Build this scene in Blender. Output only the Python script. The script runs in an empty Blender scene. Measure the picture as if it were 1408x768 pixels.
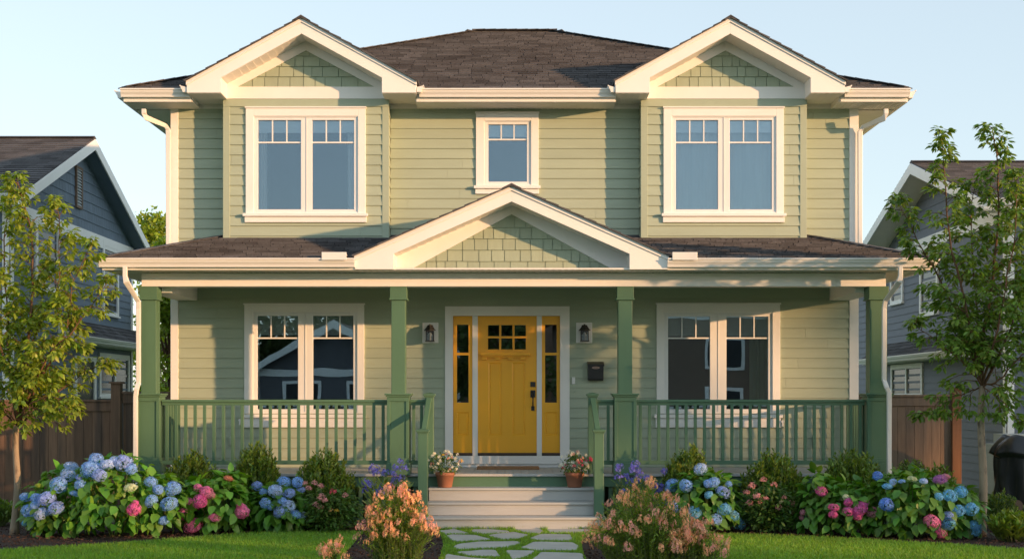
import bpy, math, random
from math import sin, cos, pi, radians, sqrt
from mathutils import Vector, Matrix
S = bpy.context.scene
COL = S.collection

# ------------------------------------------------------------------ camera
EYE = 1.72            # eye height above the lawn
FPX = 1860.0          # focal length in pixels of a 1408 px wide frame
cam_d = bpy.data.cameras.new('camera'); cam = bpy.data.objects.new('camera', cam_d); COL.objects.link(cam)
cam.location = (0, 0, EYE); cam.rotation_euler = (radians(90), 0, 0)
cam_d.sensor_width = 36; cam_d.lens = 36 * FPX / 1408; cam_d.shift_y = (545 - 384) / 1408
cam_d.clip_start = 0.1; cam_d.clip_end = 3000
S.camera = cam
# ------------------------------------------------------------------ light
SUN_AZ = radians(58); SUN_EL = radians(7.5)
SV = Vector((sin(SUN_AZ) * cos(SUN_EL), -cos(SUN_AZ) * cos(SUN_EL), sin(SUN_EL)))
w = bpy.data.worlds.new('World'); S.world = w; w.use_nodes = True
nt = w.node_tree; nt.nodes.clear()
sky = nt.nodes.new('ShaderNodeTexSky'); sky.sky_type = 'NISHITA'; sky.sun_disc = False
sky.sun_elevation = SUN_EL; sky.sun_rotation = pi - SUN_AZ
sky.air_density = 1.0; sky.dust_density = 0.4; sky.ozone_density = 1.3; sky.altitude = 50
bg = nt.nodes.new('ShaderNodeBackground'); bg.inputs['Strength'].default_value = 0.113
out = nt.nodes.new('ShaderNodeOutputWorld')
hs = nt.nodes.new('ShaderNodeHueSaturation'); hs.inputs['Saturation'].default_value = 0.62
sky_fill = nt.nodes.new('ShaderNodeMix'); sky_fill.data_type = 'RGBA'; sky_fill.inputs['Factor'].default_value = 0.55   # flat pale blue mixed in evens the sky out and adds fill light
sky_fill.inputs['B'].default_value = (1.95, 2.38, 2.72, 1)
nt.links.new(sky.outputs[0], hs.inputs['Color']); nt.links.new(hs.outputs[0], sky_fill.inputs['A']); nt.links.new(sky_fill.outputs['Result'], bg.inputs[0]); nt.links.new(bg.outputs[0], out.inputs[0])
sl = bpy.data.lights.new('sun', 'SUN'); sl.energy = 1.85; sl.angle = radians(0.7); sl.color = (1.0, 0.56, 0.27)
so = bpy.data.objects.new('sun', sl); COL.objects.link(so); so.rotation_euler = SV.to_track_quat('Z', 'Y').to_euler()
so.location = (20, -10, 20)
S.view_settings.view_transform = 'Standard'; S.view_settings.look = 'None'
S.view_settings.gamma = 1.0; S.view_settings.exposure = 1.65
S.view_settings.use_curve_mapping = False
S.render.engine = 'CYCLES'
S.cycles.max_bounces = 7; S.cycles.diffuse_bounces = 3; S.cycles.glossy_bounces = 3
S.cycles.transmission_bounces = 4; S.cycles.transparent_max_bounces = 8
S.cycles.use_denoising = True

# ------------------------------------------------------------------ helpers
def X(px, Y): return (px - 704) / FPX * Y
def Z(py, Y): return EYE + (545 - py) / FPX * Y
def PP(px, py, Y): return (X(px, Y), Y, Z(py, Y))
ORG = {}
def link(o, parent=None):
    COL.objects.link(o)
    if parent is not None: o.parent = parent
    return o
def thing(name, label, cat, loc=(0, 0, 0), group=None, rz=0.0):
    o = bpy.data.objects.new(name, None); link(o); o.location = loc; o.rotation_euler = (0, 0, rz)
    o.empty_display_size = 0.2
    o['label'] = label; o['category'] = cat
    if group: o['group'] = group
    ORG[o.name] = Vector(loc)
    return o
def tag(o, label=None, cat=None, group=None, kind=None):
    if label: o['label'] = label
    if cat: o['category'] = cat
    if group: o['group'] = group
    if kind: o['kind'] = kind
    return o
def root_org(o):
    while o is not None:
        if o.name in ORG: return ORG[o.name]
        o = o.parent
    return Vector((0, 0, 0))
class MB:
    """collects polygons; build() links them as one mesh object"""
    def __init__(s): s.v = []; s.f = []; s.uv = None
    def add(s, vs, fs):
        b = len(s.v); s.v.extend([tuple(q) for q in vs]); s.f.extend([tuple(b + i for i in q) for q in fs]); return s
    def box(s, x0, x1, y0, y1, z0, z1):
        if x0 > x1: x0, x1 = x1, x0
        if y0 > y1: y0, y1 = y1, y0
        if z0 > z1: z0, z1 = z1, z0
        return s.add([(x0, y0, z0), (x1, y0, z0), (x1, y1, z0), (x0, y1, z0), (x0, y0, z1), (x1, y0, z1), (x1, y1, z1), (x0, y1, z1)],
              [(0, 3, 2, 1), (4, 5, 6, 7), (0, 1, 5, 4), (1, 2, 6, 5), (2, 3, 7, 6), (3, 0, 4, 7)])
    def prism(s, pts, vec):
        """planar polygon pts (3-D) extruded by vec"""
        n = len(pts); vec = Vector(vec); a = [Vector(p) for p in pts]
        nrm = Vector((0, 0, 0))
        for i in range(n): nrm += a[i].cross(a[(i + 1) % n])
        if nrm.dot(vec) > 0: a.reverse()
        vs = a + [p + vec for p in a]
        fs = [tuple(range(n)), tuple(reversed(range(n, 2 * n)))] + [(i, i + n, (i + 1) % n + n, (i + 1) % n) for i in range(n)]
        return s.add(vs, fs)
    def beam(s, p0, p1, w, h, up=(0, 0, 1)):
        p0 = Vector(p0); p1 = Vector(p1); d = (p1 - p0).normalized(); up = Vector(up)
        sd = d.cross(up).normalized(); u = sd.cross(d).normalized()
        q = [p0 + sd * a * w / 2 + u * b * h / 2 for a, b in ((-1, -1), (1, -1), (1, 1), (-1, 1))]
        return s.prism(q, p1 - p0)
    def tube(s, path, r, n=8, cap=True):
        path = [Vector(p) for p in path]; m = len(path)
        rs = r if isinstance(r, (list, tuple)) else [r] * m
        b = len(s.v); ref = Vector((0.13, 0.21, 1)).normalized()
        for i, p in enumerate(path):
            d = (path[min(i + 1, m - 1)] - path[max(i - 1, 0)]).normalized()
            if abs(d.dot(ref)) > .95: rf = Vector((1, 0, 0))
            else: rf = ref
            a = d.cross(rf).normalized(); c = d.cross(a).normalized()
            for k in range(n):
                t = 2 * pi * k / n
                s.v.append(tuple(p + (a * cos(t) + c * sin(t)) * rs[i]))
        for i in range(m - 1):
            for k in range(n):
                k2 = (k + 1) % n
                s.f.append((b + i * n + k, b + i * n + k2, b + (i + 1) * n + k2, b + (i + 1) * n + k))
        if cap:
            s.f.append(tuple(b + k for k in reversed(range(n)))); s.f.append(tuple(b + (m - 1) * n + k for k in range(n)))
        return s
    def rtube(s, path, w, d, side):
        """rectangular pipe along a path lying in the plane square to `side`"""
        path = [Vector(p) for p in path]; m = len(path); side = Vector(side).normalized(); b = len(s.v)
        for i, p in enumerate(path):
            t = (path[min(i + 1, m - 1)] - path[max(i - 1, 0)]).normalized(); n_ = t.cross(side).normalized()
            if 0 < i < m - 1:
                t1 = (path[i] - path[i - 1]).normalized(); k = 1 / max(.5, abs(t1.dot(t)))
            else: k = 1
            for a, c in ((-1, -1), (1, -1), (1, 1), (-1, 1)): s.v.append(tuple(p + n_ * a * w / 2 * k + side * c * d / 2))
        for i in range(m - 1):
            for k in range(4):
                k2 = (k + 1) % 4
                s.f.append((b + i * 4 + k, b + i * 4 + k2, b + i * 4 + 4 + k2, b + i * 4 + 4 + k))
        s.f.append((b + 3, b + 2, b + 1, b)); s.f.append(tuple(b + (m - 1) * 4 + k for k in range(4)))
        return s
    def lathe(s, prof, n=20, c=(0, 0, 0)):
        b = len(s.v)
        for r, z in prof:
            for k in range(n):
                t = 2 * pi * k / n; s.v.append((c[0] + r * cos(t), c[1] + r * sin(t), c[2] + z))
        for i in range(len(prof) - 1):
            for k in range(n):
                k2 = (k + 1) % n
                s.f.append((b + i * n + k, b + i * n + k2, b + i * n + n + k2, b + i * n + n + k))
        return s
    def build(s, name, mat, parent=None, smooth=False, bevel=0.0, label=None, kind=None):
        o = mesh_obj(name, s.v, s.f, mat, parent, smooth)
        if bevel:
            m = o.modifiers.new('bevel', 'BEVEL'); m.width = bevel; m.segments = 2; m.limit_method = 'ANGLE'; m.angle_limit = radians(40)
            m.harden_normals = False
        if label: o['label'] = label
        if kind: o['kind'] = kind
        return o
def mesh_obj(name, v, f, mat, parent=None, smooth=False):
    g = root_org(parent) if parent is not None else Vector((0, 0, 0))
    me = bpy.data.meshes.new(name)
    me.from_pydata([(a[0] - g.x, a[1] - g.y, a[2] - g.z) for a in v], [], f)
    if mat: me.materials.append(mat)
    if smooth: me.polygons.foreach_set('use_smooth', [True] * len(me.polygons))
    me.update()
    return link(bpy.data.objects.new(name, me), parent)

def clip(poly, cv):
    """clip polygon (list of 2-D) by convex polygon cv (ccw)"""
    outp = list(poly)
    n = len(cv)
    for i in range(n):
        ax, ay = cv[i]; bx, by = cv[(i + 1) % n]
        inp = outp; outp = []
        if not inp: return []
        def sd(p): return (bx - ax) * (p[1] - ay) - (by - ay) * (p[0] - ax)
        for j in range(len(inp)):
            p = inp[j]; q = inp[(j + 1) % len(inp)]; sp = sd(p); sq = sd(q)
            if sp >= -1e-9:
                outp.append(p)
                if sq < -1e-9:
                    t = sp / (sp - sq); outp.append((p[0] + (q[0] - p[0]) * t, p[1] + (q[1] - p[1]) * t))
            elif sq >= -1e-9:
                t = sp / (sp - sq); outp.append((p[0] + (q[0] - p[0]) * t, p[1] + (q[1] - p[1]) * t))
    return outp
def ccw(poly):
    a = sum(poly[i][0] * poly[(i + 1) % len(poly)][1] - poly[(i + 1) % len(poly)][0] * poly[i][1] for i in range(len(poly)))
    return poly if a > 0 else list(reversed(poly))
def tiles(mb, O, U, V, N, poly, h, thick, wr=None, seed=1, gap=0.003, back=0.004, jit=0.0, base=0.0):
    """courses of overlapping boards or shingles on the plane O + u*U + v*V, raised along N, cut to a convex polygon"""
    O = Vector(O); U = Vector(U).normalized(); V = Vector(V).normalized(); N = Vector(N).normalized()
    poly = ccw(poly); rng = random.Random(seed)
    flip = U.cross(V).dot(N) < 0
    us = [p[0] for p in poly]; vs = [p[1] for p in poly]
    k = math.floor(min(vs) / h + 1e-6)
    while k * h < max(vs) - 1e-6:
        v0 = k * h; v1 = v0 + h
        spans = []
        if wr is None: spans.append((min(us) - 1, max(us) + 1))
        else:
            u = min(us) - rng.uniform(0, wr[1])
            while u < max(us):
                wd = rng.uniform(*wr); spans.append((u + gap / 2, u + wd - gap / 2)); u += wd
        for a, b_ in spans:
            dj = rng.uniform(-jit, jit) if jit else 0
            c = clip([(a, v0 + dj), (b_, v0 + dj), (b_, v1), (a, v1)], poly)
            if len(c) < 3: continue
            top = [O + U * p[0] + V * p[1] + N * (base + thick * (1 - 0.85 * (p[1] - v0 - dj) / h)) for p in c]
            bot = [O + U * p[0] + V * p[1] - N * back for p in c]
            n = len(c)
            fs = [tuple(range(n))]
            fs += [(i, i + n, (i + 1) % n + n, (i + 1) % n) for i in range(n)]
            if flip: fs = [tuple(reversed(q)) for q in fs]
            mb.add(top + bot, fs)
        k += 1
    return mb
def rect_split(x0, x1, z0, z1, holes):
    """cover a rectangle minus rectangular holes with rectangles"""
    xs = sorted({x0, x1} | {min(max(h[i], x0), x1) for h in holes for i in (0, 1)})
    outr = []
    for a, b in zip(xs, xs[1:]):
        if b - a < 1e-6: continue
        m = (a + b) / 2; zz = z0
        hs = sorted([(max(h[2], z0), min(h[3], z1)) for h in holes if h[0] < m < h[1] and h[3] > z0 and h[2] < z1])
        for p, q in hs:
            if p > zz: outr.append((a, b, zz, p))
            zz = max(zz, q)
        if zz < z1: outr.append((a, b, zz, z1))
    return outr

# ------------------------------------------------------------------ materials
def ND(m, t, **kw):
    n = m.node_tree.nodes.new(t)
    for k, v in kw.items():
        if k in n.inputs: n.inputs[k].default_value = v
        else: setattr(n, k, v)
    return n
def mat(name, color, rough=0.6, var=0.08, scale=6.0, stretch=(1, 1, 1), bump=0.0, bscale=60.0, island=0.0, spec=0.5, metal=0.0,
        color2=None, c2scale=3.0, c2lo=.45, c2hi=.65, transl=0.0, coat=0.0, islhue=0.0):
    m = bpy.data.materials.new(name); m.use_nodes = True; t = m.node_tree; L = t.links.new
    b = t.nodes['Principled BSDF']; b.inputs['Roughness'].default_value = rough; b.inputs['Metallic'].default_value = metal
    b.inputs['Specular IOR Level'].default_value = spec
    if coat: b.inputs['Coat Weight'].default_value = coat; b.inputs['Coat Roughness'].default_value = .12
    tc = ND(m, 'ShaderNodeTexCoord'); mp = ND(m, 'ShaderNodeMapping'); mp.inputs['Scale'].default_value = stretch
    L(tc.outputs['Object'], mp.inputs['Vector'])
    no = ND(m, 'ShaderNodeTexNoise', Scale=scale, Detail=6.0, Roughness=.6); L(mp.outputs[0], no.inputs['Vector'])
    mr = ND(m, 'ShaderNodeMapRange'); mr.inputs['From Min'].default_value = .25; mr.inputs['From Max'].default_value = .75
    mr.inputs['To Min'].default_value = 1 - var; mr.inputs['To Max'].default_value = 1 + var
    L(no.outputs['Fac'], mr.inputs['Value'])
    hsv = ND(m, 'ShaderNodeHueSaturation'); hsv.inputs['Color'].default_value = (*color, 1)
    val = mr.outputs[0]
    if island:
        gi = ND(m, 'ShaderNodeNewGeometry'); m2 = ND(m, 'ShaderNodeMapRange')
        m2.inputs['To Min'].default_value = 1 - island; m2.inputs['To Max'].default_value = 1 + island
        L(gi.outputs['Random Per Island'], m2.inputs['Value'])
        mu = ND(m, 'ShaderNodeMath', operation='MULTIPLY'); L(val, mu.inputs[0]); L(m2.outputs[0], mu.inputs[1]); val = mu.outputs[0]
        if islhue:
            mm = ND(m, 'ShaderNodeMath', operation='MULTIPLY'); mm.inputs[1].default_value = 7.31; L(gi.outputs['Random Per Island'], mm.inputs[0])
            fr = ND(m, 'ShaderNodeMath', operation='FRACT'); L(mm.outputs[0], fr.inputs[0])
            m3 = ND(m, 'ShaderNodeMapRange'); m3.inputs['To Min'].default_value = .5 - islhue; m3.inputs['To Max'].default_value = .5 + islhue
            L(fr.outputs[0], m3.inputs['Value']); L(m3.outputs[0], hsv.inputs['Hue'])
    if color2:
        n2 = ND(m, 'ShaderNodeTexNoise', Scale=c2scale, Detail=5.0); L(mp.outputs[0], n2.inputs['Vector'])
        r2 = ND(m, 'ShaderNodeMapRange'); r2.inputs['From Min'].default_value = c2lo; r2.inputs['From Max'].default_value = c2hi
        L(n2.outputs['Fac'], r2.inputs['Value'])
        mx = ND(m, 'ShaderNodeMix', data_type='RGBA'); mx.inputs['A'].default_value = (*color, 1); mx.inputs['B'].default_value = (*color2, 1)
        L(r2.outputs[0], mx.inputs['Factor']); L(mx.outputs['Result'], hsv.inputs['Color'])
    L(val, hsv.inputs['Value'])
    L(hsv.outputs[0], b.inputs['Base Color'])
    if bump:
        nb = ND(m, 'ShaderNodeTexNoise', Scale=bscale, Detail=4.0); L(mp.outputs[0], nb.inputs['Vector'])
        bp = ND(m, 'ShaderNodeBump', Strength=bump, Distance=.01); L(nb.outputs['Fac'], bp.inputs['Height']); L(bp.outputs[0], b.inputs['Normal'])
    if transl:
        o = t.nodes['Material Output']; tr = ND(m, 'ShaderNodeBsdfTranslucent'); ms = ND(m, 'ShaderNodeMixShader'); ms.inputs[0].default_value = transl
        h2 = ND(m, 'ShaderNodeHueSaturation', Saturation=1.15, Value=1.5); h2.inputs['Hue'].default_value = .485
        L(hsv.outputs[0], h2.inputs['Color']); L(h2.outputs[0], tr.inputs['Color'])
        L(b.outputs[0], ms.inputs[1]); L(tr.outputs[0], ms.inputs[2]); L(ms.outputs[0], o.inputs['Surface'])
    return m
def glass_mat(name, fac, tint=(.9, .93, .92)):
    m = bpy.data.materials.new(name); m.use_nodes = True; t = m.node_tree; t.nodes.clear(); L = t.links.new
    o = ND(m, 'ShaderNodeOutputMaterial'); tr = ND(m, 'ShaderNodeBsdfTransparent'); tr.inputs[0].default_value = (*tint, 1)
    gl = ND(m, 'ShaderNodeBsdfGlossy', Roughness=0.0); gl.inputs[0].default_value = (.70, .87, 1, 1)
    lw = ND(m, 'ShaderNodeFresnel', IOR=1.5)
    ad = ND(m, 'ShaderNodeMath', operation='ADD', use_clamp=True); ad.inputs[1].default_value = fac; L(lw.outputs[0], ad.inputs[0])
    tc = ND(m, 'ShaderNodeTexCoord'); no = ND(m, 'ShaderNodeTexNoise', Scale=1.3, Detail=1.0); L(tc.outputs['Object'], no.inputs['Vector'])
    bp = ND(m, 'ShaderNodeBump', Strength=.06, Distance=.02); L(no.outputs['Fac'], bp.inputs['Height']); L(bp.outputs[0], gl.inputs['Normal'])
    ms = ND(m, 'ShaderNodeMixShader'); L(ad.outputs[0], ms.inputs[0]); L(tr.outputs[0], ms.inputs[1]); L(gl.outputs[0], ms.inputs[2]); L(ms.outputs[0], o.inputs[0])
    return m
M = {}
M['siding'] = mat('sage_siding', (.378, .44, .328), .62, .07, 2.2, (.35, 1, 2), .12, 90, island=.035)
M['shake'] = mat('sage_shingle', (.365, .428, .315), .68, .06, 8, (3, 1, .5), .2, 60, island=.07)
M['sagetrim'] = mat('sage_trim', (.378, .44, .328), .6, .04, 3, (1, 1, 1), .06, 90)
M['white'] = mat('white_paint', (.86, .845, .81), .5, .03, 2.5, (1, 1, 1), .04, 70)
M['vinyl'] = mat('white_vinyl', (.80, .80, .78), .35, .02, 3)
M['soffit'] = mat('soffit_vinyl', (.78, .76, .71), .55, .03, 4)
M['gutter'] = mat('gutter_enamel', (.82, .80, .76), .3, .04, 2.5, (.6, 1, 1))
M['roof'] = mat('asphalt_shingle', (.104, .102, .107), .92, .25, 45, (1, 1, 1), .5, 220, island=.30, spec=.25, color2=(.078, .074, .077), c2scale=1.2)
M['green'] = mat('porch_green', (.085, .175, .10), .5, .06, 4, (1, 1, .4), .08, 60)
M['greendk'] = mat('porch_green_dark', (.075, .15, .085), .5, .06, 4, (1, 1, .4), .05, 60)
M['yellow'] = mat('door_yellow', (.98, .47, .02), .38, .03, 3, (1, 1, .4), .04, 50, coat=.15)
M['deck'] = mat('deck_gray', (.43, .435, .42), .6, .08, 3, (.3, 3, 3), .15, 80)
M['black'] = mat('black_metal', (.018, .017, .017), .38, .15, 8)
M['rubber'] = mat('dark_bronze', (.05, .035, .025), .5, .1, 8)
M['dark'] = mat('interior_wall', (.20, .20, .19), .8, .05, 2)
M['floorin'] = mat('interior_floor', (.12, .08, .05), .6, .1, 2)
M['curtain'] = mat('curtain_cloth', (.85, .84, .80), .85, .05, 6, (6, 1, .3), transl=.35)
M['curtaingreen'] = mat('curtain_green_cloth', (.42, .52, .36), .85, .05, 6, (6, 1, .3), transl=.3)
M['sheer'] = mat('sheer_curtain', (.80, .82, .78), .9, .05, 6, (6, 1, .3), transl=.35)
M['blind'] = mat('blind_cloth', (.88, .87, .83), .8, .04, 8, (1, 1, 8))
M['glassup'] = glass_mat('window_glass', .115, (.90, .93, .95))
M['glasslow'] = glass_mat('lower_window_glass', .19, (.88, .91, .90))
M['mat'] = mat('coir', (.32, .17, .08), .95, .25, 60, bump=.6, bscale=200)
M['terracotta'] = mat('terracotta', (.33, .135, .075), .8, .12, 9, bump=.15, bscale=60)
M['soil'] = mat('soil', (.03, .02, .014), .95, .3, 30, bump=.8, bscale=60)
M['fence'] = mat('fence_cedar', (.20, .115, .072), .82, .28, 5, (4, 4, .35), .35, 40, island=.22, color2=(.10, .065, .048), c2scale=1.5)
M['fencer'] = mat('fence_cedar_grey', (.20, .135, .095), .82, .25, 5, (4, 4, .35), .35, 40, island=.18, color2=(.15, .11, .085), c2scale=1.5)
M['cedar'] = mat('gate_post_cedar', (.17, .075, .035), .75, .2, 5, (4, 4, .35), .25, 40)
M['blue'] = mat('slate_blue_siding', (.135, .185, .25), .65, .06, 5, (.4, .4, 3), .1, 80)
M['blueshake'] = mat('slate_blue_shingle', (.13, .18, .24), .7, .06, 5, (1, 1, .5), .2, 80, island=.08)
M['grey'] = mat('blue_grey_siding', (.15, .17, .21), .65, .06, 5, (.4, .4, 3), .1, 80)
M['greylite'] = mat('pale_grey_siding', (.38, .42, .43), .65, .06, 5, (.4, .4, 3), .1, 80)
M['darkglass'] = mat('dark_window_pane', (.02, .025, .03), .2, .1, 2, spec=.35)
M['tarp'] = mat('black_tarp', (.012, .013, .015), .33, .2, 4, bump=.3, bscale=9)
M['bark'] = mat('young_bark', (.30, .235, .165), .85, .22, 9, (1, 1, .3), .6, 45, color2=(.13, .10, .075), c2scale=14, c2lo=.56, c2hi=.66)
M['barkdark'] = mat('branch_bark', (.14, .075, .04), .85, .2, 9, (1, 1, .4), .4, 45)
M['leafL'] = mat('tree_leaf', (.24, .33, .045), .45, .15, 3, island=.38, islhue=.022, transl=.42)
M['leafR'] = mat('tree_leaf_deep', (.155, .26, .045), .42, .15, 3, island=.40, islhue=.02, transl=.38)
M['leafbg'] = mat('far_tree_leaf', (.10, .135, .035), .6, .2, 1, island=.35, islhue=.02, transl=.3)
M['hydleaf'] = mat('hydrangea_leaf', (.13, .31, .034), .42, .15, 9, island=.30, islhue=.018, transl=.30, bump=.25, bscale=70)
M['hydleafR'] = mat('hydrangea_leaf_deep', (.10, .24, .03), .40, .15, 9, island=.30, islhue=.018, transl=.28, bump=.25, bscale=70)
M['boxleaf'] = mat('skimmia_leaf', (.135, .225, .036), .40, .2, 4, island=.42, islhue=.025, transl=.22)
M['boxtip'] = mat('skimmia_new_leaf', (.20, .27, .04), .45, .2, 4, island=.3, islhue=.02, transl=.3)
M['smleaf'] = mat('spiraea_leaf', (.075, .155, .024), .5, .2, 4, island=.35, islhue=.025, transl=.3)
M['coralleaf'] = mat('alstroemeria_leaf', (.20, .32, .045), .5, .2, 4, island=.35, islhue=.03, transl=.35)
M['stem'] = mat('green_stem', (.12, .16, .045), .6, .15, 6)
M['grass'] = mat('grass_blade', (.205, .375, .042), .5, .15, 1.2, island=.35, islhue=.022, transl=.35)
M['mulch'] = mat('bark_mulch', (.030, .016, .011), .95, .45, 26, bump=1.0, bscale=60)
M['chip'] = mat('bark_chip', (.060, .030, .020), .9, .3, 10, island=.5)
M['stone'] = mat('flagstone', (.38, .375, .34), .75, .12, 3.5, (1, 1, 1), .3, 30, island=.14, color2=(.42, .415, .37), c2scale=1.6)
def petal(n, c, isl=.22, hue=.012): M[n] = mat('petal_' + n, c, .6, .06, 5, island=isl, islhue=hue, transl=.25)
petal('pblue', (.28, .48, .85)); petal('pdeep', (.17, .33, .80)); petal('ppale', (.48, .62, .90)); petal('plav', (.34, .46, .84))
petal('pcream', (.66, .72, .50)); petal('ppink', (.82, .25, .47)); petal('pmag', (.74, .16, .44)); petal('pdust', (.66, .30, .38)); petal('ppurp', (.40, .16, .44))
petal('psky', (.22, .53, .82)); petal('plime', (.40, .50, .06)); petal('pcoralhead', (.78, .30, .20))
petal('coral', (.92, .50, .26), .3, .03); petal('coralpink', (.90, .47, .35), .3, .02); petal('agap', (.22, .20, .68), .3, .02)
petal('white_', (.85, .83, .70), .1, .01); petal('rose', (.68, .08, .15), .3, .02); petal('spirea', (.76, .33, .33), .3, .02)
petal('yell', (.80, .52, .06), .2, .02)
# ------------------------------------------------------------------ ground
WY = 20.0     # front wall plane
BY = 19.7     # upper bay plane
PY = 18.35    # porch front
def gnd(px, py): 
    Y = EYE * FPX / (py - 545); return (X(px, Y), Y)
def in_poly(x, y, P):
    c = False; n = len(P); j = n - 1
    for i in range(n):
        if (P[i][1] > y) != (P[j][1] > y) and x < (P[j][0] - P[i][0]) * (y - P[i][1]) / (P[j][1] - P[i][1]) + P[i][0]: c = not c
        j = i
    return c
m = mat('lawn_soil', (.07, .13, .02), .95, .25, 3, bump=.5, bscale=40)
g = MB(); g.add([(-900, -900, 0), (900, -900, 0), (900, 900, 0), (-900, 900, 0)], [(0, 1, 2, 3)]).build('lawn', m, kind='structure')
# ------------------------------------------------------------------ the green house
H = thing('house', 'sage green two storey house with white trim, twin gables and a covered front porch', 'house', (0, 20, 0))
EX = 0.1473; z_ph = Z(149.5, WY)          # siding course height and phase
DECK = .68
XL, XR = X(235, WY), X(1180, WY)
XLi, XRi = X(245.5, WY), X(1167.5, WY)     # inner edges of the corner boards

def siding_wall(name, x0, x1, z0, z1, Y, holes=(), parent=H, mt=None, seed=1):
    mb = MB()
    for a, b, c, d in rect_split(x0, x1, z0, z1, list(holes)):
        zz = z_ph - math.ceil((z_ph - c) / EX) * EX     # align courses
        tiles(mb, (0, Y, zz), (1, 0, 0), (0, 0, 1), (0, -1, 0), [(a, c - zz), (b, c - zz), (b, d - zz), (a, d - zz)], EX, .019, wr=(2.2, 3.7), seed=seed + int(a * 7) % 50, gap=.0022, back=.008)
        mb.box(a, b, Y + .004, Y + .16, c, d)
    return mb.build(name, mt or M['siding'], parent)

def window(label, Y, cas, glasses, bar_y, sill, mt_glass, up=True, curtains=(), blind=.11, casw=.0, apron=None, curt_mat='curtain'):
    """cas = casing px rect (x0,x1,y0,y1), glasses = px rects, all measured on the wall plane"""
    cx0, cx1 = X(cas[0], Y), X(cas[1], Y); cz1, cz0 = Z(cas[2], Y), Z(cas[3], Y)
    G = [(X(a, Y), X(b, Y), Z(d, Y), Z(c, Y)) for a, b, c, d in glasses]
    fr = .060                                    # sash width
    hx0, hx1 = min(q[0] for q in G) - fr, max(q[1] for q in G) + fr
    hz0, hz1 = min(q[2] for q in G) - fr * .8, max(q[3] for q in G) + fr * .9
    W = MB(); t0, t1 = Y - .042, Y + .02
    W.box(cx0, hx0, t0, t1, cz0, cz1); W.box(hx1, cx1, t0, t1, cz0, cz1)
    W.box(hx0, hx1, t0, t1, hz1, cz1); W.box(hx0, hx1, t0, t1, cz0, hz0)
    W.box(cx0 - .012, cx1 + .012, t0 - .018, t1, cz1, cz1 + .022)          # drip cap
    win = W.build('window', M['white'], H, bevel=.004, label=label)
    # jamb lining
    J = MB(); e = .012
    J.box(hx0, hx0 + e, Y - .03, Y + .15, hz0, hz1); J.box(hx1 - e, hx1, Y - .03, Y + .15, hz0, hz1)
    J.box(hx0 + e, hx1 - e, Y - .03, Y + .15, hz1 - e, hz1); J.box(hx0 + e, hx1 - e, Y - .03, Y + .15, hz0, hz0 + e)
    J.build('jamb', M['vinyl'], win)
    # sashes
    for i, (a, b, c, d) in enumerate(G):
        S_ = MB(); y0, y1 = Y - .018, Y + .03
        l = hx0 + e if i == 0 else (G[i - 1][1] + a) / 2 + .006
        r = hx1 - e if i == len(G) - 1 else (b + G[i + 1][0]) / 2 - .006
        S_.box(l, a, y0, y1, hz0 + e, hz1 - e); S_.box(b, r, y0, y1, hz0 + e, hz1 - e)
        S_.box(a, b, y0, y1, d, hz1 - e); S_.box(a, b, y0, y1, hz0 + e, c)
        S_.build('sash', M['vinyl'], win, bevel=.004)
        gr = MB(); zb = Z(bar_y, Y)
        gr.box(a, b, Y - .004, Y + .012, zb - .011, zb + .011)
        for k in (1, 2):
            xm = a + (b - a) * k / 3; gr.box(xm - .009, xm + .009, Y - .003, Y + .011, zb + .011, d)
        gr.build('grille', M['vinyl'], win)
        MB().box(a - .004, b + .004, Y + .013, Y + .018, c - .004, d + .004).build('glass', mt_glass, win)
        if blind:
            bm = MB(); n = 5; bh = blind
            for k in range(n):
                z1_ = d - k * bh / n * 1.6; bm.box(a - .02, b + .02, Y + .034 + .005 * (k % 2), Y + .052, z1_ - bh / n * 1.55, z1_)
            bm.build('roman_blind', M['blind'], win)
    if len(G) > 1:
        mc = (G[0][1] + G[1][0]) / 2
        MB().box(mc - .006, mc + .006, Y - .026, Y + .03, hz0 + e, hz1 - e).build('mullion', M['vinyl'], win)
    # sill and apron
    sx0, sx1, sy0, sy1, sy2 = sill
    MB().box(X(sx0, Y) - .01, X(sx1, Y) + .01, Y - .085, Y - .0425, Z(sy1, Y), Z(sy0, Y)).box(X(sx0, Y) + .006, X(sx1, Y) - .006, Y - .043, Y + .01, Z(sy1, Y) + .001, Z(sy0, Y) - .0005 if Z(sy0, Y) < cz0 else cz0 - .001)\
        .box(X(sx0, Y) + .012, X(sx1, Y) - .012, Y - .05, Y + .01, Z(sy2, Y), Z(sy1, Y) - .0005).build('sill', M['white'], win, bevel=.004)
    # room behind the window
    mg = .22 if up else .35; rx0, rx1 = cx0 - mg, cx1 + mg; rz0 = (DECK + .02 if not up else 3.75); rz1 = cz1 + .12; ry0, ry1 = Y + .17, Y + 3.0
    R = MB()
    R.add([(rx0, ry0, rz0), (rx1, ry0, rz0), (rx1, ry1, rz0), (rx0, ry1, rz0), (rx0, ry0, rz1), (rx1, ry0, rz1), (rx1, ry1, rz1), (rx0, ry1, rz1)],
          [(0, 1, 2, 3), (4, 7, 6, 5), (3, 2, 6, 7), (0, 3, 7, 4), (1, 5, 6, 2)])
    R.add([(rx0, ry0, rz0), (rx1, ry0, rz0), (rx1, ry0, hz0), (rx0, ry0, hz0)], [(0, 1, 2, 3)])
    R.build('room', M['dark'], win)
    for (a, b) in curtains:
        c = MB(); n = 28; xa, xb = X(a, Y), X(b, Y); vs = []
        for i in range(n + 1):
            t = i / n; x = xa + (xb - xa) * t; y = Y + .10 + .022 * sin(t * 24) + .01 * sin(t * 57)
            for z in (hz0 - .3, hz1 + .05): vs.append((x, y, z))
        c.add(vs, [(2 * i, 2 * i + 2, 2 * i + 3, 2 * i + 1) for i in range(n)])
        c.build('curtain', M[curt_mat], win, smooth=True)
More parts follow.
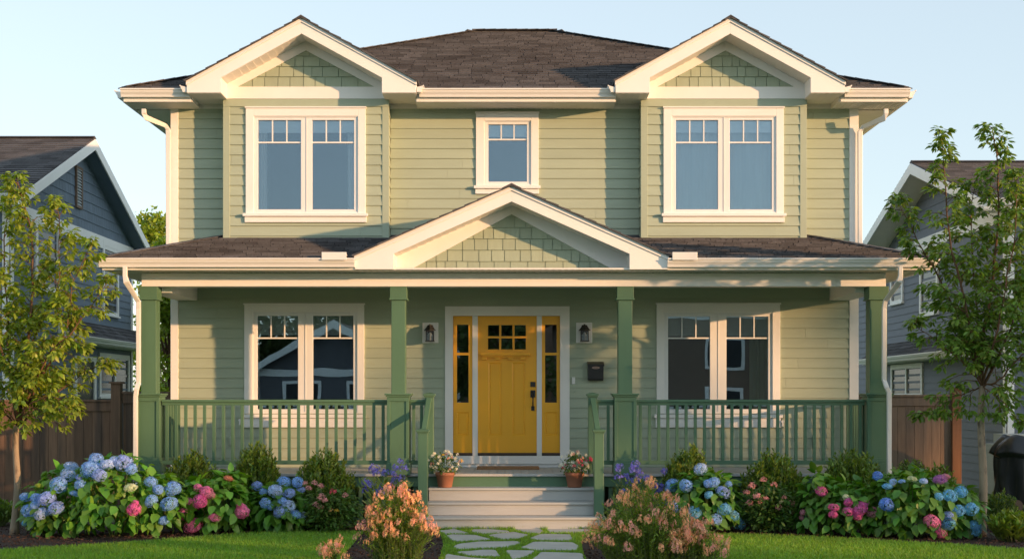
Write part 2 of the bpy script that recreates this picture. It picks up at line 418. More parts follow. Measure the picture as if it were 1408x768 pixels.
    return (hx0, hx1, hz0, hz1)

holes_lo = []; holes_mid = []; holes_l = []; holes_r = []
holes_l.append(window('white two-sash upper window in the gabled bay to the left of the small one', BY, (338.5, 503, 149.5, 294), [(355, 414, 165.5, 288), (429.5, 487, 165.5, 288)], 196, (336, 505.5, 294, 298, 306), M['glassup'], curtains=[(352, 366), (477, 490)]))
holes_r.append(window('white two-sash upper window in the gabled bay, a lamp glowing inside', BY, (912, 1077, 149.5, 294), [(929, 987, 165.5, 288), (1003, 1061, 165.5, 288)], 196, (910, 1079, 294, 298, 306), M['glassup'], curtains=[(926, 990), (1000, 1064)], curt_mat='sheer'))
holes_mid.append(window('small single-sash window above the porch gable', WY, (654.5, 740.5, 156.5, 256), [(671.5, 724.5, 171.5, 250)], 192, (652.5, 742, 256, 260, 267), M['glassup'], curtains=[]))
holes_lo.append(window('white porch window beside the downspout corner', WY, (336.5, 501, 419, 568), [(354, 410, 434, 562), (430.5, 486, 434, 562)], 464.5, (334, 503, 569, 574, 587), M['glasslow'], up=False, blind=.18, curtains=[(344, 356)]))
holes_lo.append(window('white porch window with a green curtain', WY, (902.5, 1072, 418.5, 568), [(918.5, 976, 435, 562), (998.5, 1056, 435, 562)], 464.5, (900, 1074, 569, 574, 587), M['glasslow'], up=False, blind=.18, curtains=[(1032, 1058)], curt_mat='curtaingreen'))

# bulb seen in the right bay room
pl = MB(); c = PP(1033, 279, BY + 1.6); pl.lathe([(0.001, .020), (.012, .010), (.015, 0), (.012, -.012), (.001, -.016)], 14, c)
em = bpy.data.materials.new('bulb_glow'); em.use_nodes = True; bb = em.node_tree.nodes['Principled BSDF']
bb.inputs['Emission Color'].default_value = (1, .62, .28, 1); bb.inputs['Emission Strength'].default_value = .8
pl.build('lamp_bulb', em, H, smooth=True)

# door opening
dx0, dx1 = X(623, WY), X(770, WY); dz0, dz1 = DECK + .06, Z(434, WY)
holes_lo.append((dx0, dx1, DECK, dz1))
ztop_lo = 3.36
siding_wall('porch_wall', XLi, XRi, DECK, ztop_lo, WY, holes_lo)
siding_wall('foundation_wall', XLi, XRi, 0.0, DECK - .002, WY + .01)
ROOFZ = lambda y: Z(354, 17.85) + .25 * (y - 17.85)
zs_up = 5.967                                           # soffit height of the upper eaves
bl0, bl1 = X(307, BY), X(535, BY); br0, br1 = X(881, BY), X(1109, BY)
siding_wall('upper_wall', XLi, bl0, 3.4, zs_up, WY); siding_wall('upper_wall', bl1, br0, 3.4, zs_up, WY, holes_mid); siding_wall('upper_wall', br1, XRi, 3.4, zs_up, WY)
cb = .098
bz0 = ROOFZ(BY) + .015
for (a, b, hh) in ((bl0, bl1, holes_l), (br0, br1, holes_r)):
    zf = Z(147, BY)
    siding_wall('bay_wall', a + cb, b - cb, bz0, zf, BY, hh)
    # sides of the bay
    sb = MB()
    for xx, nx in ((a, -1), (b, 1)):
        zz = z_ph - math.ceil((z_ph - 3.6) / EX) * EX
        tiles(sb, (xx - nx * .012, BY, zz), (0, 1, 0), (0, 0, 1), (nx, 0, 0), [(.03, 3.7 - zz), (.31, 3.7 - zz), (.31, 6.0 - zz), (.03, 6.0 - zz)], EX, .012, back=.02)
        sb.box(xx - nx * .1, xx - nx * .014, BY + .03, WY + .1, 3.6, 6.05)
    sb.build('bay_side', M['siding'], H)
    for xx in (a, b - cb):
        MB().box(xx, xx + cb, BY - .022, BY + .05, bz0 - .03, zf).build('bay_corner_board', M['sagetrim'], H, bevel=.003)
    MB().box(a, b, BY - .024, BY + .05, zf + .001, Z(136.5, BY)).build('bay_frieze', M['sagetrim'], H, bevel=.003)
    MB().box(a, b, BY - .03, BY + .02, bz0 - .012, bz0 + .0).build('flashing', M['sagetrim'], H)
# corner boards
for z0, z1 in ((0, 3.3), (3.5, zs_up)):
    MB().box(XL, XLi, WY - .025, WY + .14, z0, z1).build('corner_board', M['white'], H, bevel=.004)
    MB().box(XRi, XR, WY - .025, WY + .14, z0, z1).build('corner_board', M['white'], H, bevel=.004)
for a, b in ((XLi, bl0 - .01), (bl1 + .01, br0 - .01), (br1 + .01, XRi)): MB().box(a, b, WY - .018, WY + .01, zs_up - .05, zs_up).build('frieze_board', M['sagetrim'], H)
# side and back walls
for xx, nx in ((XL, -1), (XR, 1)):
    mb = MB(); tiles(mb, (xx - nx * .012, WY, 0), (0, 1, 0), (0, 0, 1), (nx, 0, 0), [(.1, 0), (8.7, 0), (8.7, zs_up), (.1, zs_up)], EX, .012)
    mb.box(xx - nx * .016, xx - nx * .15, WY + .16, WY + 8.7, 0, zs_up)
    mb.build('side_wall', M['siding'], H)
MB().box(XL + .15, XR - .15, WY + 8.55, WY + 8.7, 0, zs_up).build('back_wall', M['siding'], H)
# upper floor slab so no light leaks between storeys
MB().box(XL + .16, XR - .16, WY + .17, WY + 8.5, 3.45, 3.6).build('floor_slab', M['dark'], H)

# ---- door
def vbox(mb, px0, px1, py0, py1, y0, y1): return mb.box(X(px0, WY), X(px1, WY), y0, y1, Z(py1, WY), Z(py0, WY))
D = MB(); y0, y1 = WY - .045, WY + .06
vbox(D, 612, 623, 421, 637, y0, y1); vbox(D, 770, 783, 421, 637, y0, y1); vbox(D, 623, 770, 421, 434, y0, y1)
vbox(D, 623, 770, 626, 637, y0 - .03, y1); D.box(X(612, WY), X(783, WY), y0 - .001, y1, DECK + .001, Z(637, WY) - .001)
DOORF = D.build('door_frame', M['white'], H, bevel=.004, label='white door surround')
D = MB(); vbox(D, 649.5, 657, 434, 626, WY - .01, WY + .07); vbox(D, 738, 745, 434, 626, WY - .01, WY + .07); D.build('mullion', M['white'], DOORF, bevel=.003)
D = MB(); vbox(D, 623, 649.5, 622, 626, WY - .035, WY + .05); vbox(D, 657, 738, 622, 626, WY - .035, WY + .05); vbox(D, 745, 770, 622, 626, WY - .035, WY + .05); D.build('threshold', M['rubber'], DOORF)
def frame_with(mb, outer, holes, y0, y1):
    """slab with rectangular openings, px coordinates"""
    o = (X(outer[0], WY), X(outer[1], WY), Z(outer[3], WY), Z(outer[2], WY)); hs = [(X(a, WY), X(b, WY), Z(d, WY), Z(c, WY)) for a, b, c, d in holes]
    for a, b, c, d in rect_split(*o, hs): mb.box(a, b, y0, y1, c, d)
yd = WY + .012
lites = []
for i in range(3):
    for j in range(2): lites.append((671 + i * 18.3, 671 + i * 18.3 + 15.4, 446.5 + j * 18.2, 446.5 + j * 18.2 + 15.3))
panels = [(671.5, 690, 498, 598), (704, 722.5, 498, 598)]
D = MB(); frame_with(D, (657, 738, 434, 622), lites + panels, yd, yd + .045)
DR = D.build('door', M['yellow'], H, label='yellow craftsman door with six small panes')
def recess(mb, r, yf, dep=.012, fld=1.6):
    a, b, c, d = r; x0, x1, z1, z0 = X(a, WY), X(b, WY), Z(c, WY), Z(d, WY); f = fld / 93
    # sloping moulding then a raised centre field
    o = [(x0, z0), (x1, z0), (x1, z1), (x0, z1)]; i = [(x0 + f, z0 + f), (x1 - f, z0 + f), (x1 - f, z1 - f), (x0 + f, z1 - f)]
    g = 1.6 * f; k = [(x0 + g, z0 + g), (x1 - g, z0 + g), (x1 - g, z1 - g), (x0 + g, z1 - g)]
    vs = [(p[0], yf, p[1]) for p in o] + [(p[0], yf + dep, p[1]) for p in i] + [(p[0], yf + dep, p[1]) for p in k] + [(p[0] + (.006 if p[0] < (x0 + x1) / 2 else -.006), yf + dep - .007, p[1]) for p in k]
    fs = []
    for q in range(3):
        for n in range(4): fs.append((q * 4 + n, q * 4 + (n + 1) % 4, q * 4 + 4 + (n + 1) % 4, q * 4 + 4 + n))
    fs.append((12, 13, 14, 15)); mb.add(vs, fs)
D = MB()
for p in panels: recess(D, p, yd)
D.build('panel', M['yellow'], DR)
D = MB(); vbox(D, 661, 728, 485, 488.5, yd - .075, yd - .0005); vbox(D, 663, 726, 488.6, 491, yd - .045, yd - .0005)
for a in (666, 684, 702, 719): D.box(X(a, WY) - .035, X(a, WY) + .035, yd - .055, yd - .0005, Z(494.5, WY), Z(491.1, WY))
D.build('dentil_shelf', M['yellow'], DR, bevel=.004)
D = MB()
for a, b, c, d in lites:     # thin raised glazing beads
    x0, x1, z1, z0 = X(a, WY), X(b, WY), Z(c, WY), Z(d, WY); t = .008
    D.box(x0 - t, x0, yd - .006, yd - .0003, z0 - t, z1 + t); D.box(x1, x1 + t, yd - .006, yd - .0003, z0 - t, z1 + t); D.box(x0, x1, yd - .006, yd - .0003, z1, z1 + t); D.box(x0, x1, yd - .006, yd - .0003, z0 - t, z0)
D.build('glazing_bead', M['yellow'], DR)
D = MB(); vbox(D, 670, 724.5, 445.5, 481, yd + .02, yd + .026); D.build('glass', M['glasslow'], DR)
# handle set
D = MB(); xh = X(732.7, WY)
D.box(xh - .036, xh + .036, yd - .022, yd - .0004, Z(531.5, WY), Z(524.5, WY)).lathe([(0.001, 0), (0.001, 0)], 4, (xh, yd, 1.7))
D.build('deadbolt', M['black'], DR, bevel=.006)
D = MB(); D.box(xh - .036, xh + .036, yd - .022, yd - .0004, Z(546, WY), Z(536, WY)).box(xh - .024, xh + .024, yd - .02, yd - .0004, Z(564, WY), Z(558, WY))
D.tube([(xh, yd - .02, Z(541, WY)), (xh, yd - .065, Z(544, WY)), (xh, yd - .065, Z(553, WY)), (xh, yd - .02, Z(560, WY))], .0115, 8)
D.tube([(xh - .03, yd - .035, Z(538, WY)), (xh + .01, yd - .045, Z(538, WY))], .01, 8)
D.build('handle_set', M['black'], DR, bevel=.003)
for (a, b) in ((623, 649.5), (745, 770)):
    c0 = (a + b) / 2; D = MB(); gl = [(c0 - 8, c0 + 8, 446, 484.5), (c0 - 8, c0 + 8, 488, 553)]; pn = (c0 - 8.5, c0 + 8.5, 566, 598)
    frame_with(D, (a, b, 434, 622), gl + [pn], yd, yd + .045)
    sl_ = D.build('sidelight', M['yellow'], H, label='narrow yellow sidelight')
    D = MB(); recess(D, pn, yd); D.build('panel', M['yellow'], sl_)
    D = MB(); vbox(D, c0 - 8.5, c0 + 8.5, 445.5, 553.5, yd + .02, yd + .026); D.build('glass', M['glasslow'], sl_)
R = MB(); rx0, rx1, ry0, ry1, rz0, rz1 = dx0 - .3, dx1 + .3, WY + .17, WY + 3.2, DECK, dz1 + .2
R.add([(rx0, ry0, rz0), (rx1, ry0, rz0), (rx1, ry1, rz0), (rx0, ry1, rz0), (rx0, ry0, rz1), (rx1, ry0, rz1), (rx1, ry1, rz1), (rx0, ry1, rz1)],
      [(0, 1, 2, 3), (4, 7, 6, 5), (3, 2, 6, 7), (0, 3, 7, 4), (1, 5, 6, 2)])
R.build('hallway', M['dark'], H)

# ---- main hip roof
EY = 19.45; exl, exr = X(168, EY), X(1249, EY); ez = 6.15; SL = .435; RUN = 4.89
rz = ez + SL * RUN; ry = EY + RUN; by = EY + 2 * RUN
rxl, rxr = exl + RUN, exr - RUN
TL = sqrt(1 + SL * SL)
rb = MB()
A, B, C_, D_ = (exl, EY, ez), (exr, EY, ez), (exr, by, ez), (exl, by, ez); R1, R2 = (rxl, ry, rz), (rxr, ry, rz)
n_f = Vector((0, -SL, 1)).normalized()
g_ = [(-2.997 - 1.60 - exl, -2.997 + 1.60 - exl), (3.105 - 1.60 - exl, 3.105 + 1.60 - exl)]; hv = RUN * TL; cut = .33 * TL
FRONT = [[(0, 0), (g_[0][0], 0), (g_[0][0], cut), (cut / TL, cut)], [(g_[0][1], 0), (g_[1][0], 0), (g_[1][0], cut), (g_[0][1], cut)], [(g_[1][1], 0), (exr - exl, 0), (exr - exl - cut / TL, cut), (g_[1][1], cut)],
         [(cut / TL, cut), (exr - exl - cut / TL, cut), (rxr - exl, hv), (RUN, hv)]]
for k_, pg in enumerate(FRONT): tiles(rb, A, (1, 0, 0), (0, 1, SL), n_f, pg, .155, .026, (.16, .34), 3 + k_, .008, .01, .006)
for (O, U, V, N, ln) in ((D_, (0, -1, 0), (1, 0, SL), (-SL, 0, 1), 2 * RUN), (B, (0, 1, 0), (-1, 0, SL), (SL, 0, 1), 2 * RUN)):
    tiles(rb, O, U, V, N, [(0, 0), (ln, 0), (ln / 2, RUN * TL)], .19, .028, (.2, .4), 5, .008, .01, .010)
tiles(rb, C_, (-1, 0, 0), (0, -1, SL), (0, SL, 1), [(0, 0), (exr - exl, 0), (exr - exl - RUN, RUN * TL), (RUN, RUN * TL)], .3, .014, (.4, .8), 7, .004, .01)
d_ = Vector((0, 0, -.02))
lo = [Vector(p) + d_ for p in (A, B, C_, D_, R1, R2)]
rb.add(lo, [(1, 2, 5), (2, 3, 4, 5), (3, 0, 4)])
for pg in FRONT: rb.add([Vector(A) + Vector((u, v / TL, v / TL * SL - .02)) for u, v in pg], [(0, 1, 2, 3)])
ROOF = rb.build('roof', M['roof'], H, label='dark brown shingled hip roof')
cp = MB()
for p, q in ((A, R1), (B, R2), (C_, R2), (D_, R1), (R1, R2)):
    p = Vector(p); q = Vector(q); n = int((q - p).length / .2)
    for i in range(n + 1):
        a_ = p.lerp(q, i / (n + 1)); b_ = p.lerp(q, (i + 1.25) / (n + 1)) if i < n else q
        cp.beam(a_ + Vector((0, 0, .014)), b_ + Vector((0, 0, .020)), .24, .014)
cp.build('ridge_cap', M['roof'], ROOF)
# soffit + fascia all around
sf = MB()
SEG = [(exl + .02, -2.997 - 1.622), (-2.997 + 1.622, 3.105 - 1.622), (3.105 + 1.622, exr - .02)]
for a, b in SEG: tiles(sf, (exl, EY + .03, zs_up), (0, 1, 0), (1, 0, 0), (0, 0, -1), [(0, a - exl), (.54, a - exl), (.54, b - exl), (0, b - exl)], .085, .006, back=.02)
sf.box(exl + .03, XL - .001, EY + .65, by, zs_up, zs_up + .02).box(XR + .001, exr - .03, EY + .65, by, zs_up, zs_up + .02)
sf.build('soffit', M['soffit'], H)
ff = MB(); zf0 = zs_up - .012; zf1 = ez - .012
for a, b in SEG: ff.box(a, b, EY + .0, EY + .025, zf0, zf1)
for cx in (-2.997, 3.105):        # close the step between the return and the main soffit
    for sg in (-1, 1):
        x0, x1 = sorted((cx + sg * 1.142, cx + sg * 1.632)); MB().box(x0, x1, WY - .02, WY + .02, zs_up - .001, zs_up + .12).build('frieze_block', M['soffit'], H)
        MB().box(cx + sg * 1.62 - .012, cx + sg * 1.62 + .012, EY + .03, WY - .021, zs_up - .004, zs_up + .10).build('soffit_end', M['soffit'], H)
ff.box(exl + .0, exl + .024, EY + .026, by, zf0, zf1).box(exr - .024, exr, EY + .026, by, zf0, zf1)
ff.build('fascia', M['white'], H, bevel=.003)
def gutter(mb, p0, p1, outd, z1, hgt=.115, dep=.115, cap=True):
    """K-profile gutter along p0->p1 hanging on the outd side, top edge at z1"""
    o = Vector(outd); prof = [(0, -hgt), (dep * .55, -hgt), (dep * .62, -hgt * .72), (dep * .82, -hgt * .42), (dep * .86, -hgt * .2), (dep, -hgt * .16), (dep, 0), (dep - .012, 0), (dep - .012, -hgt * .08), (.008, -hgt * .3), (0, -hgt * .3)]
    p0 = Vector(p0); p1 = Vector(p1); b = len(mb.v); n = len(prof)
    for p in (p0, p1):
        for d, z in prof: mb.v.append(tuple(Vector((p.x, p.y, z1 + z)) + o * d))
    for i in range(n):
        j = (i + 1) % n; mb.f.append((b + i, b + n + i, b + n + j, b + j))
    mb.f.append(tuple(b + i for i in range(n))); mb.f.append(tuple(b + n + i for i in reversed(range(n))))
gz = Z(121.5, EY - .1)
for a, b in ((168, 262), (577, 846), (1160, 1249)):
    gm = MB(); gutter(gm, (X(a, EY), EY, 0), (X(b, EY), EY, 0), (0, -1, 0), gz); gm.build('gutter', M['gutter'], H)
gm = MB(); gutter(gm, (exl, EY, 0), (exl, by, 0), (-1, 0, 0), gz); gm.build('gutter', M['gutter'], H)
gm = MB(); gutter(gm, (exr, EY, 0), (exr, by, 0), (1, 0, 0), gz); gm.build('gutter', M['gutter'], H)

# ---- gables: two above, one over the porch
def gable(cx, Yr, Yw, apx, out_z, ends, endz, inner_z, fa_in, tri, band, yback, hh=.15, seed=1, frieze_ap=None, label=None, lowz=None, corner_in=None):
    """cx centre, Yr plane of the rake boards, Yw plane of the gable wall; heights in metres"""
    hw = ends; s = (out_z - endz) / hw; TLs = sqrt(1 + s * s)
    th = out_z - inner_z                              # vertical depth of the rake board
    gb = MB()
    wedge = corner_in                                 # |x| where the boxed end begins
    for sg in (-1, 1):
        def P(x, z): return (cx + sg * x, Yr, z)
        # board, cut plumb at the boxed end
        gb.prism([P(0, out_z), P(wedge, out_z - s * wedge), P(wedge, inner_z - s * wedge), P(0, inner_z)], (0, .03, 0))
        gb.prism([P(wedge, out_z - s * wedge), P(hw, endz), P(hw, lowz), P(wedge, lowz)], (0, Yw - Yr + .02, 0))
    G_ = gb.build('rake_board', M['white'], H, bevel=.003, label=label)
    # moulding strip on top of the rake
    ms_ = MB()
    for sg in (-1, 1):
        def P(x, z): return (cx + sg * x, Yr - .018, z)
        ms_.prism([P(0, out_z + .004), P(hw + .01, endz + .004 - s * .01), P(hw + .01, endz - .055 - s * .01), P(0, out_z - .055)], (0, .017, 0))
    ms_.build('rake_moulding', M['white'], G_, bevel=.004)
    # sloped soffit
    sfm = MB()
    for sg in (-1, 1):
        tiles(sfm, (cx, Yr + .03, inner_z + .012), (0, 1, 0), (sg, 0, -s), (sg * -s, 0, -1), [(0, 0), (Yw - Yr, 0), (Yw - Yr, wedge * TLs), (0, wedge * TLs)], .115, .010, back=.015)
    sfm.build('rake_soffit', M['soffit'], G_)
    # wall triangle
    wz1, wz0, tw = tri; ts = (wz1 - wz0) / tw
    tm = MB(); tiles(tm, (cx, Yw, wz0), (1, 0, 0), (0, 0, 1), (0, -1, 0), [(-tw - .06, -.02), (tw + .06, -.02), (0, wz1 - wz0 + .06)], hh, .022, (.11, .24), seed, .009, .006, jit=.002)
    tm.add([(cx - tw - .6, Yw + .006, wz0 - .1), (cx + tw + .6, Yw + .006, wz0 - .1), (cx + .01, Yw + .006, inner_z + .0)], [(0, 1, 2)])
    tm.build('gable_wall', M['shake'], H)
    fz = frieze_ap
    fm = MB()
    for sg in (-1, 1):
        q = (fz - wz1)
        x_o = (fz - band[0]) / s; x_i = (wz1 - band[0]) / ts
        fm.prism([(cx, Yw - .03, fz + .03), (cx + sg * (x_o + .03 / s), Yw - .03, band[0]), (cx + sg * x_i, Yw - .03, band[0]), (cx, Yw - .03, wz1)], (0, .033, 0))
    fm.build('gable_frieze', M['white'], H, bevel=.003)
    # roof planes
    ov = .03; rm = MB(); z0r = out_z + .012
    for sg in (-1, 1):
        O = (cx, Yr - .05, z0r); Vv = (sg, 0, -s)
        L_ = (hw + ov) * TLs; dep = yback - Yr + .05
        # measured from the eave upward so the courses lap downhill
        Oe = Vector((cx + sg * (hw + ov), Yr - .05, z0r - s * (hw + ov)))
        tiles(rm, Oe, (0, 1, 0), (-sg, 0, s), (sg * s, 0, 1), [(0, 0), (dep, 0), (dep, L_), (0, L_)], .18, .014, (.16, .34), seed + 3, .008, .012, .006)
    for i in range(int((yback - Yr) / .2)):
        rm.prism([(cx - .13, Yr - .055 + i * .2, z0r - s * .13 + .018), (cx, Yr - .055 + i * .2, z0r + .026), (cx + .13, Yr - .055 + i * .2, z0r - s * .13 + .018), (cx, Yr - .055 + i * .2, z0r + .004)], (0, .24, .006))
    rm.build('gable_roof', M['roof'], H)
    ds = MB()
    for sg in (-1, 1):
        ds.prism([(cx, Yr + .031, out_z - .03), (cx + sg * hw, Yr + .031, endz - .03), (cx + sg * hw, Yr + .031, endz - .0), (cx, Yr + .031, out_z)], (0, yback - Yr, 0))
    ds.build('roof_deck', M['white'], H)

YR = 19.25
for cx, lb in ((-2.997, 'white rake of the gable over the bay by the blue house'), (3.105, 'white rake of the gable over the bay by the taller tree')):
    sgn = 1
    zi = Z(46.3, YR)
    gable(cx, YR, BY, None, Z(25.3, YR), 1.632, Z(111.5, YR), zi, None, (Z(70.1, BY), Z(120, BY), 94 / FPX * BY), (Z(120, BY),), 22.2, .15, 11 if cx < 0 else 12, frieze_ap=Z(59, BY), label=lb, lowz=Z(127.6, YR), corner_in=1.145)
    MB().box(cx - 1.145, cx + 1.145, BY - .034, BY + .02, Z(136.5, BY), Z(120, BY)).build('gable_band', M['white'], H, bevel=.003)
    # boxed soffit pieces beside the band
    for sg in (-1, 1):
        sm = MB(); x0 = cx + sg * 1.15; x1 = cx + sg * 1.62
        tiles(sm, (min(x0, x1), YR + .02, Z(127.6, YR) - .004), (0, 1, 0), (1, 0, 0), (0, 0, -1), [(0, 0), (WY - YR - .03, 0), (WY - YR - .03, .47), (0, .47)], .085, .004, back=.0)
        sm.build('return_soffit', M['soffit'], H)
    for sg in (-1, 1):   # gutter end pieces dying on the rake
        gm = MB(); x0 = cx + sg * 1.64
        gutter(gm, (x0, YR + .02, 0), (x0, EY, 0), (sg, 0, 0), gz + .03, .10, .10); gm.build('gutter_return', M['gutter'], H)

# ---- porch roof
GY = 17.85; gzt = Z(354.5, GY - .1)
pz = Z(354, GY); ps = .25; pxl, pxr = X(140, GY), X(1281, GY)
pr = MB(); dpt = WY - GY; TLp = sqrt(1 + ps * ps); hipx = 1.16
n_p = (0, -ps, 1)
Wd = pxr - pxl
ua, ub = X(489, GY) - pxl + .03, X(917, GY) - pxl - .03       # the gable stands between these
vt = (dpt + .02) * TLp; vm = .47
for k_, pg in enumerate(([(0, 0), (ua, 0), (ua, vt), (hipx, vt)], [(ub, 0), (Wd, 0), (Wd - hipx, vt), (ub, vt)], [(ua, vm), (ub, vm), (ub, vt), (ua, vt)])):
    tiles(pr, (pxl, GY, pz), (1, 0, 0), (0, 1, ps), n_p, pg, .155, .024, (.16, .34), 21 + k_, .008, .012, .008)
zt = pz + ps * dpt; s2 = (zt - pz) / hipx; T2 = sqrt(1 + s2 * s2)
tiles(pr, (pxl, WY, pz), (0, -1, 0), (1, 0, s2), (-s2, 0, 1), [(0, 0), (dpt, 0), (0, hipx * T2)], .13, .013, (.2, .4), 22, .004, .012)
tiles(pr, (pxr, GY, pz), (0, 1, 0), (-1, 0, s2), (s2, 0, 1), [(0, 0), (dpt, 0), (dpt, hipx * T2)], .13, .013, (.2, .4), 23, .004, .012)
zl = lambda y: pz + ps * (y - GY) - .02
pr.add([(pxl, GY, pz - .02), (pxl + ua, GY, pz - .02), (pxl + ua, WY, zt - .02), (pxl + hipx, WY, zt - .02), (pxl, WY, pz - .02)], [(0, 1, 2, 3), (0, 3, 4)])
pr.add([(pxr, GY, pz - .02), (pxl + ub, GY, pz - .02), (pxl + ub, WY, zt - .02), (pxr - hipx, WY, zt - .02), (pxr, WY, pz - .02)], [(0, 3, 2, 1), (0, 4, 3)])
pr.add([(pxl + ua, GY + vm, zl(GY + vm)), (pxl + ub, GY + vm, zl(GY + vm)), (pxl + ub, WY, zt - .02), (pxl + ua, WY, zt - .02), (pxl, WY, pz - .021), (pxr, WY, pz - .021), (pxl + hipx, WY, zt - .021), (pxr - hipx, WY, zt - .021)], [(0, 1, 2, 3), (4, 6, 7, 5)])
PR = pr.build('porch_roof', M['roof'], H, label='low shingled porch roof')
for p, q in (((pxl, GY, pz), (pxl + hipx, WY, zt)), ((pxr, GY, pz), (pxr - hipx, WY, zt))):
    p = Vector(p); q = Vector(q); n = int((q - p).length / .2)
    cp = MB()
    for i in range(n): cp.beam(p.lerp(q, i / n) + Vector((0, 0, .012)), p.lerp(q, min(1, (i + 1.25) / n)) + Vector((0, 0, .018)), .2, .012)
    cp.build('ridge_cap', M['roof'], PR)
zsp = 3.40
for a, b in ((138, 488), (917, 1283)):
    gm = MB(); gutter(gm, (X(a, GY), GY, 0), (X(b, GY), GY, 0), (0, -1, 0), gzt); gm.build('gutter', M['gutter'], H)
for xx, sg in ((pxl, -1), (pxr, 1)):
    gm = MB(); gutter(gm, (xx, GY, 0), (xx, WY, 0), (sg, 0, 0), gzt); gm.build('gutter', M['gutter'], H)
ff = MB(); ff.box(pxl + .001, X(489, GY), GY, GY + .025, zsp - .01, pz - .012).box(X(917, GY), pxr - .001, GY, GY + .025, zsp - .01, pz - .012)
ff.box(pxl, pxl + .025, GY + .026, WY, zsp - .01, pz - .012).box(pxr - .025, pxr, GY + .026, WY, zsp - .01, pz - .012)
ff.build('fascia', M['white'], H, bevel=.003)
sf = MB(); tiles(sf, (pxl + .03, GY + .026, zsp), (0, 1, 0), (1, 0, 0), (0, 0, -1), [(0, 0), (.45, 0), (.45, Wd - .06), (0, Wd - .06)], .085, .005, back=.02)
for a in (pxl + .03, X(1218, PY)):
    tiles(sf, (a, GY + .48, zsp), (1, 0, 0), (0, 1, 0), (0, 0, -1), [(0, 0), (.42, 0), (.42, WY - GY - .5), (0, WY - GY - .5)], .085, .005, back=.02)
sf.build('soffit', M['soffit'], H)
MB().box(X(196, PY) + .02, X(1216, PY) - .02, PY + .12, WY - .03, 3.355, 3.375).build('porch_ceiling', M['soffit'], H)
bz0_, bz1_ = Z(393.5, 18.25), Z(374.7, 18.25)
MB().box(X(194.5, 18.25), X(1218, 18.25), 18.25, 18.47, bz0_, bz1_ - .003).build('porch_beam', M['white'], H, bevel=.004)
for a, b in ((X(194.5, 18.25) + .04, X(272, WY)), (X(1140, WY), X(1218, 18.25) - .04)):
    MB().box(a, b, 18.48, WY - .02, Z(413, WY), 3.354).build('side_beam', M['white'], H, bevel=.004)
# porch gable
gcx = X(703.4, GY)
gable(gcx, GY - .02, 18.27, None, Z(256.5, GY), 2.066, Z(352, GY), Z(277.2, GY), None, (Z(294.7, 18.27), Z(374.6, 18.27), 146 / FPX * 18.27), (Z(374.6, 18.27),), WY - .02, .152, 31, frieze_ap=Z(283.2, 18.27), label='white rake of the wide porch gable', lowz=Z(370.3, GY), corner_in=1.555)
for px in (461, 940):
    MB().box(X(px - 17, GY), X(px + 17, GY), GY - .128, GY - .118, gzt - .03, gzt + .075).box(X(px - 17, GY), X(px + 17, GY), GY - .117, GY + .06, gzt + .04, gzt + .048).build('splash_guard', M['gutter'], H, bevel=.006)

# ---- downspouts
def dspout(path, side=(0, 1, 0), w_=.075, lbl=None):
    mb = MB(); mb.rtube(path, w_, .055, side); mb.build('downspout', M['gutter'], H, bevel=.006, smooth=False)
y = 17.79
dspout([PP(172, 367, y), PP(172, 379, y), PP(174, 388, y), PP(190.5, 415, y + .3), PP(190.5, 424, y + .32), PP(190.5, 525, y + .32), PP(188, 534, y + .25), PP(186.5, 545, y + .25), PP(186.5, 670, y + .25)], w_=.055)
dspout([PP(1238, 367, y), PP(1238, 379, y), PP(1236, 388, y), PP(1217, 414, y + .3), PP(1215.5, 424, y + .32), PP(1215.5, 522, y + .32), PP(1219, 532, y + .25), PP(1222.5, 540, y + .25), PP(1222.5, 655, y + .25)], w_=.055)
dspout([PP(198, 150, 19.55), PP(198, 156, 19.55), PP(201, 162, 19.58), PP(228, 173, 19.88), PP(231.5, 179, 19.9), PP(231.5, 338, 19.9)], w_=.06)
dspout([PP(1218, 150, 19.55), PP(1218, 156, 19.55), PP(1215, 163, 19.58), PP(1186, 175, 19.88), PP(1182.5, 181, 19.9), PP(1182.5, 338, 19.9)], w_=.06)

# ---- porch deck, steps
dk = MB(); dxl, dxr = X(188, PY - .1), X(1223, PY - .1)
n = 92
for i in range(n):
    a = dxl + (dxr - dxl) * i / n; dk.box(a + .002, a + (dxr - dxl) / n - .002, PY - .1, WY - .046, DECK - .03, DECK)
dk.box(dxl, dxr, PY - .125, PY - .102, DECK - .03, DECK + .001)
dk.build('porch_deck', M['deck'], H)
MB().box(dxl + .02, dxr - .02, PY - .09, PY - .06, DECK - .172, DECK - .031).box(dxl + .02, dxl + .05, PY - .059, WY - .03, .0, DECK - .031).box(dxr - .05, dxr - .02, PY - .059, WY - .03, .0, DECK - .031).build('porch_fascia', M['green'], H, bevel=.003)
for a, b in ((dxl + .05, -1.2), (1.2, dxr - .05)):
    sk = MB(); x = a
    while x < b - .056: sk.box(x, x + .055, PY - .06, PY - .04, .03, DECK - .173); x += .105
    sk.box(a, b, PY - .065, PY - .035, .02, .09); sk.build('porch_skirt', M['greendk'], H)
SX = 1.105
for i in range(3):
    zt_ = DECK - .17 * (i + 1); yb_ = PY - .1 - .28 * i
    ext = .0 if i < 2 else .10
    s_ = MB(); s_.box(-SX - ext - .005, SX + ext + .005, yb_ - .305, yb_ + (.0 if i else .01), zt_ - .03, zt_)
    s_.box(-SX - ext, SX + ext, yb_ - .275, yb_ - .25, zt_ - .17 + .0005, zt_ - .0305)
    s_.box(-SX - ext, -SX - ext + .03, yb_ - .249, yb_, 0, zt_ - .0305).box(SX + ext - .03, SX + ext, yb_ - .249, yb_, 0, zt_ - .0305)
    s_.build('step', M['deck'], H, bevel=.005, label=None)

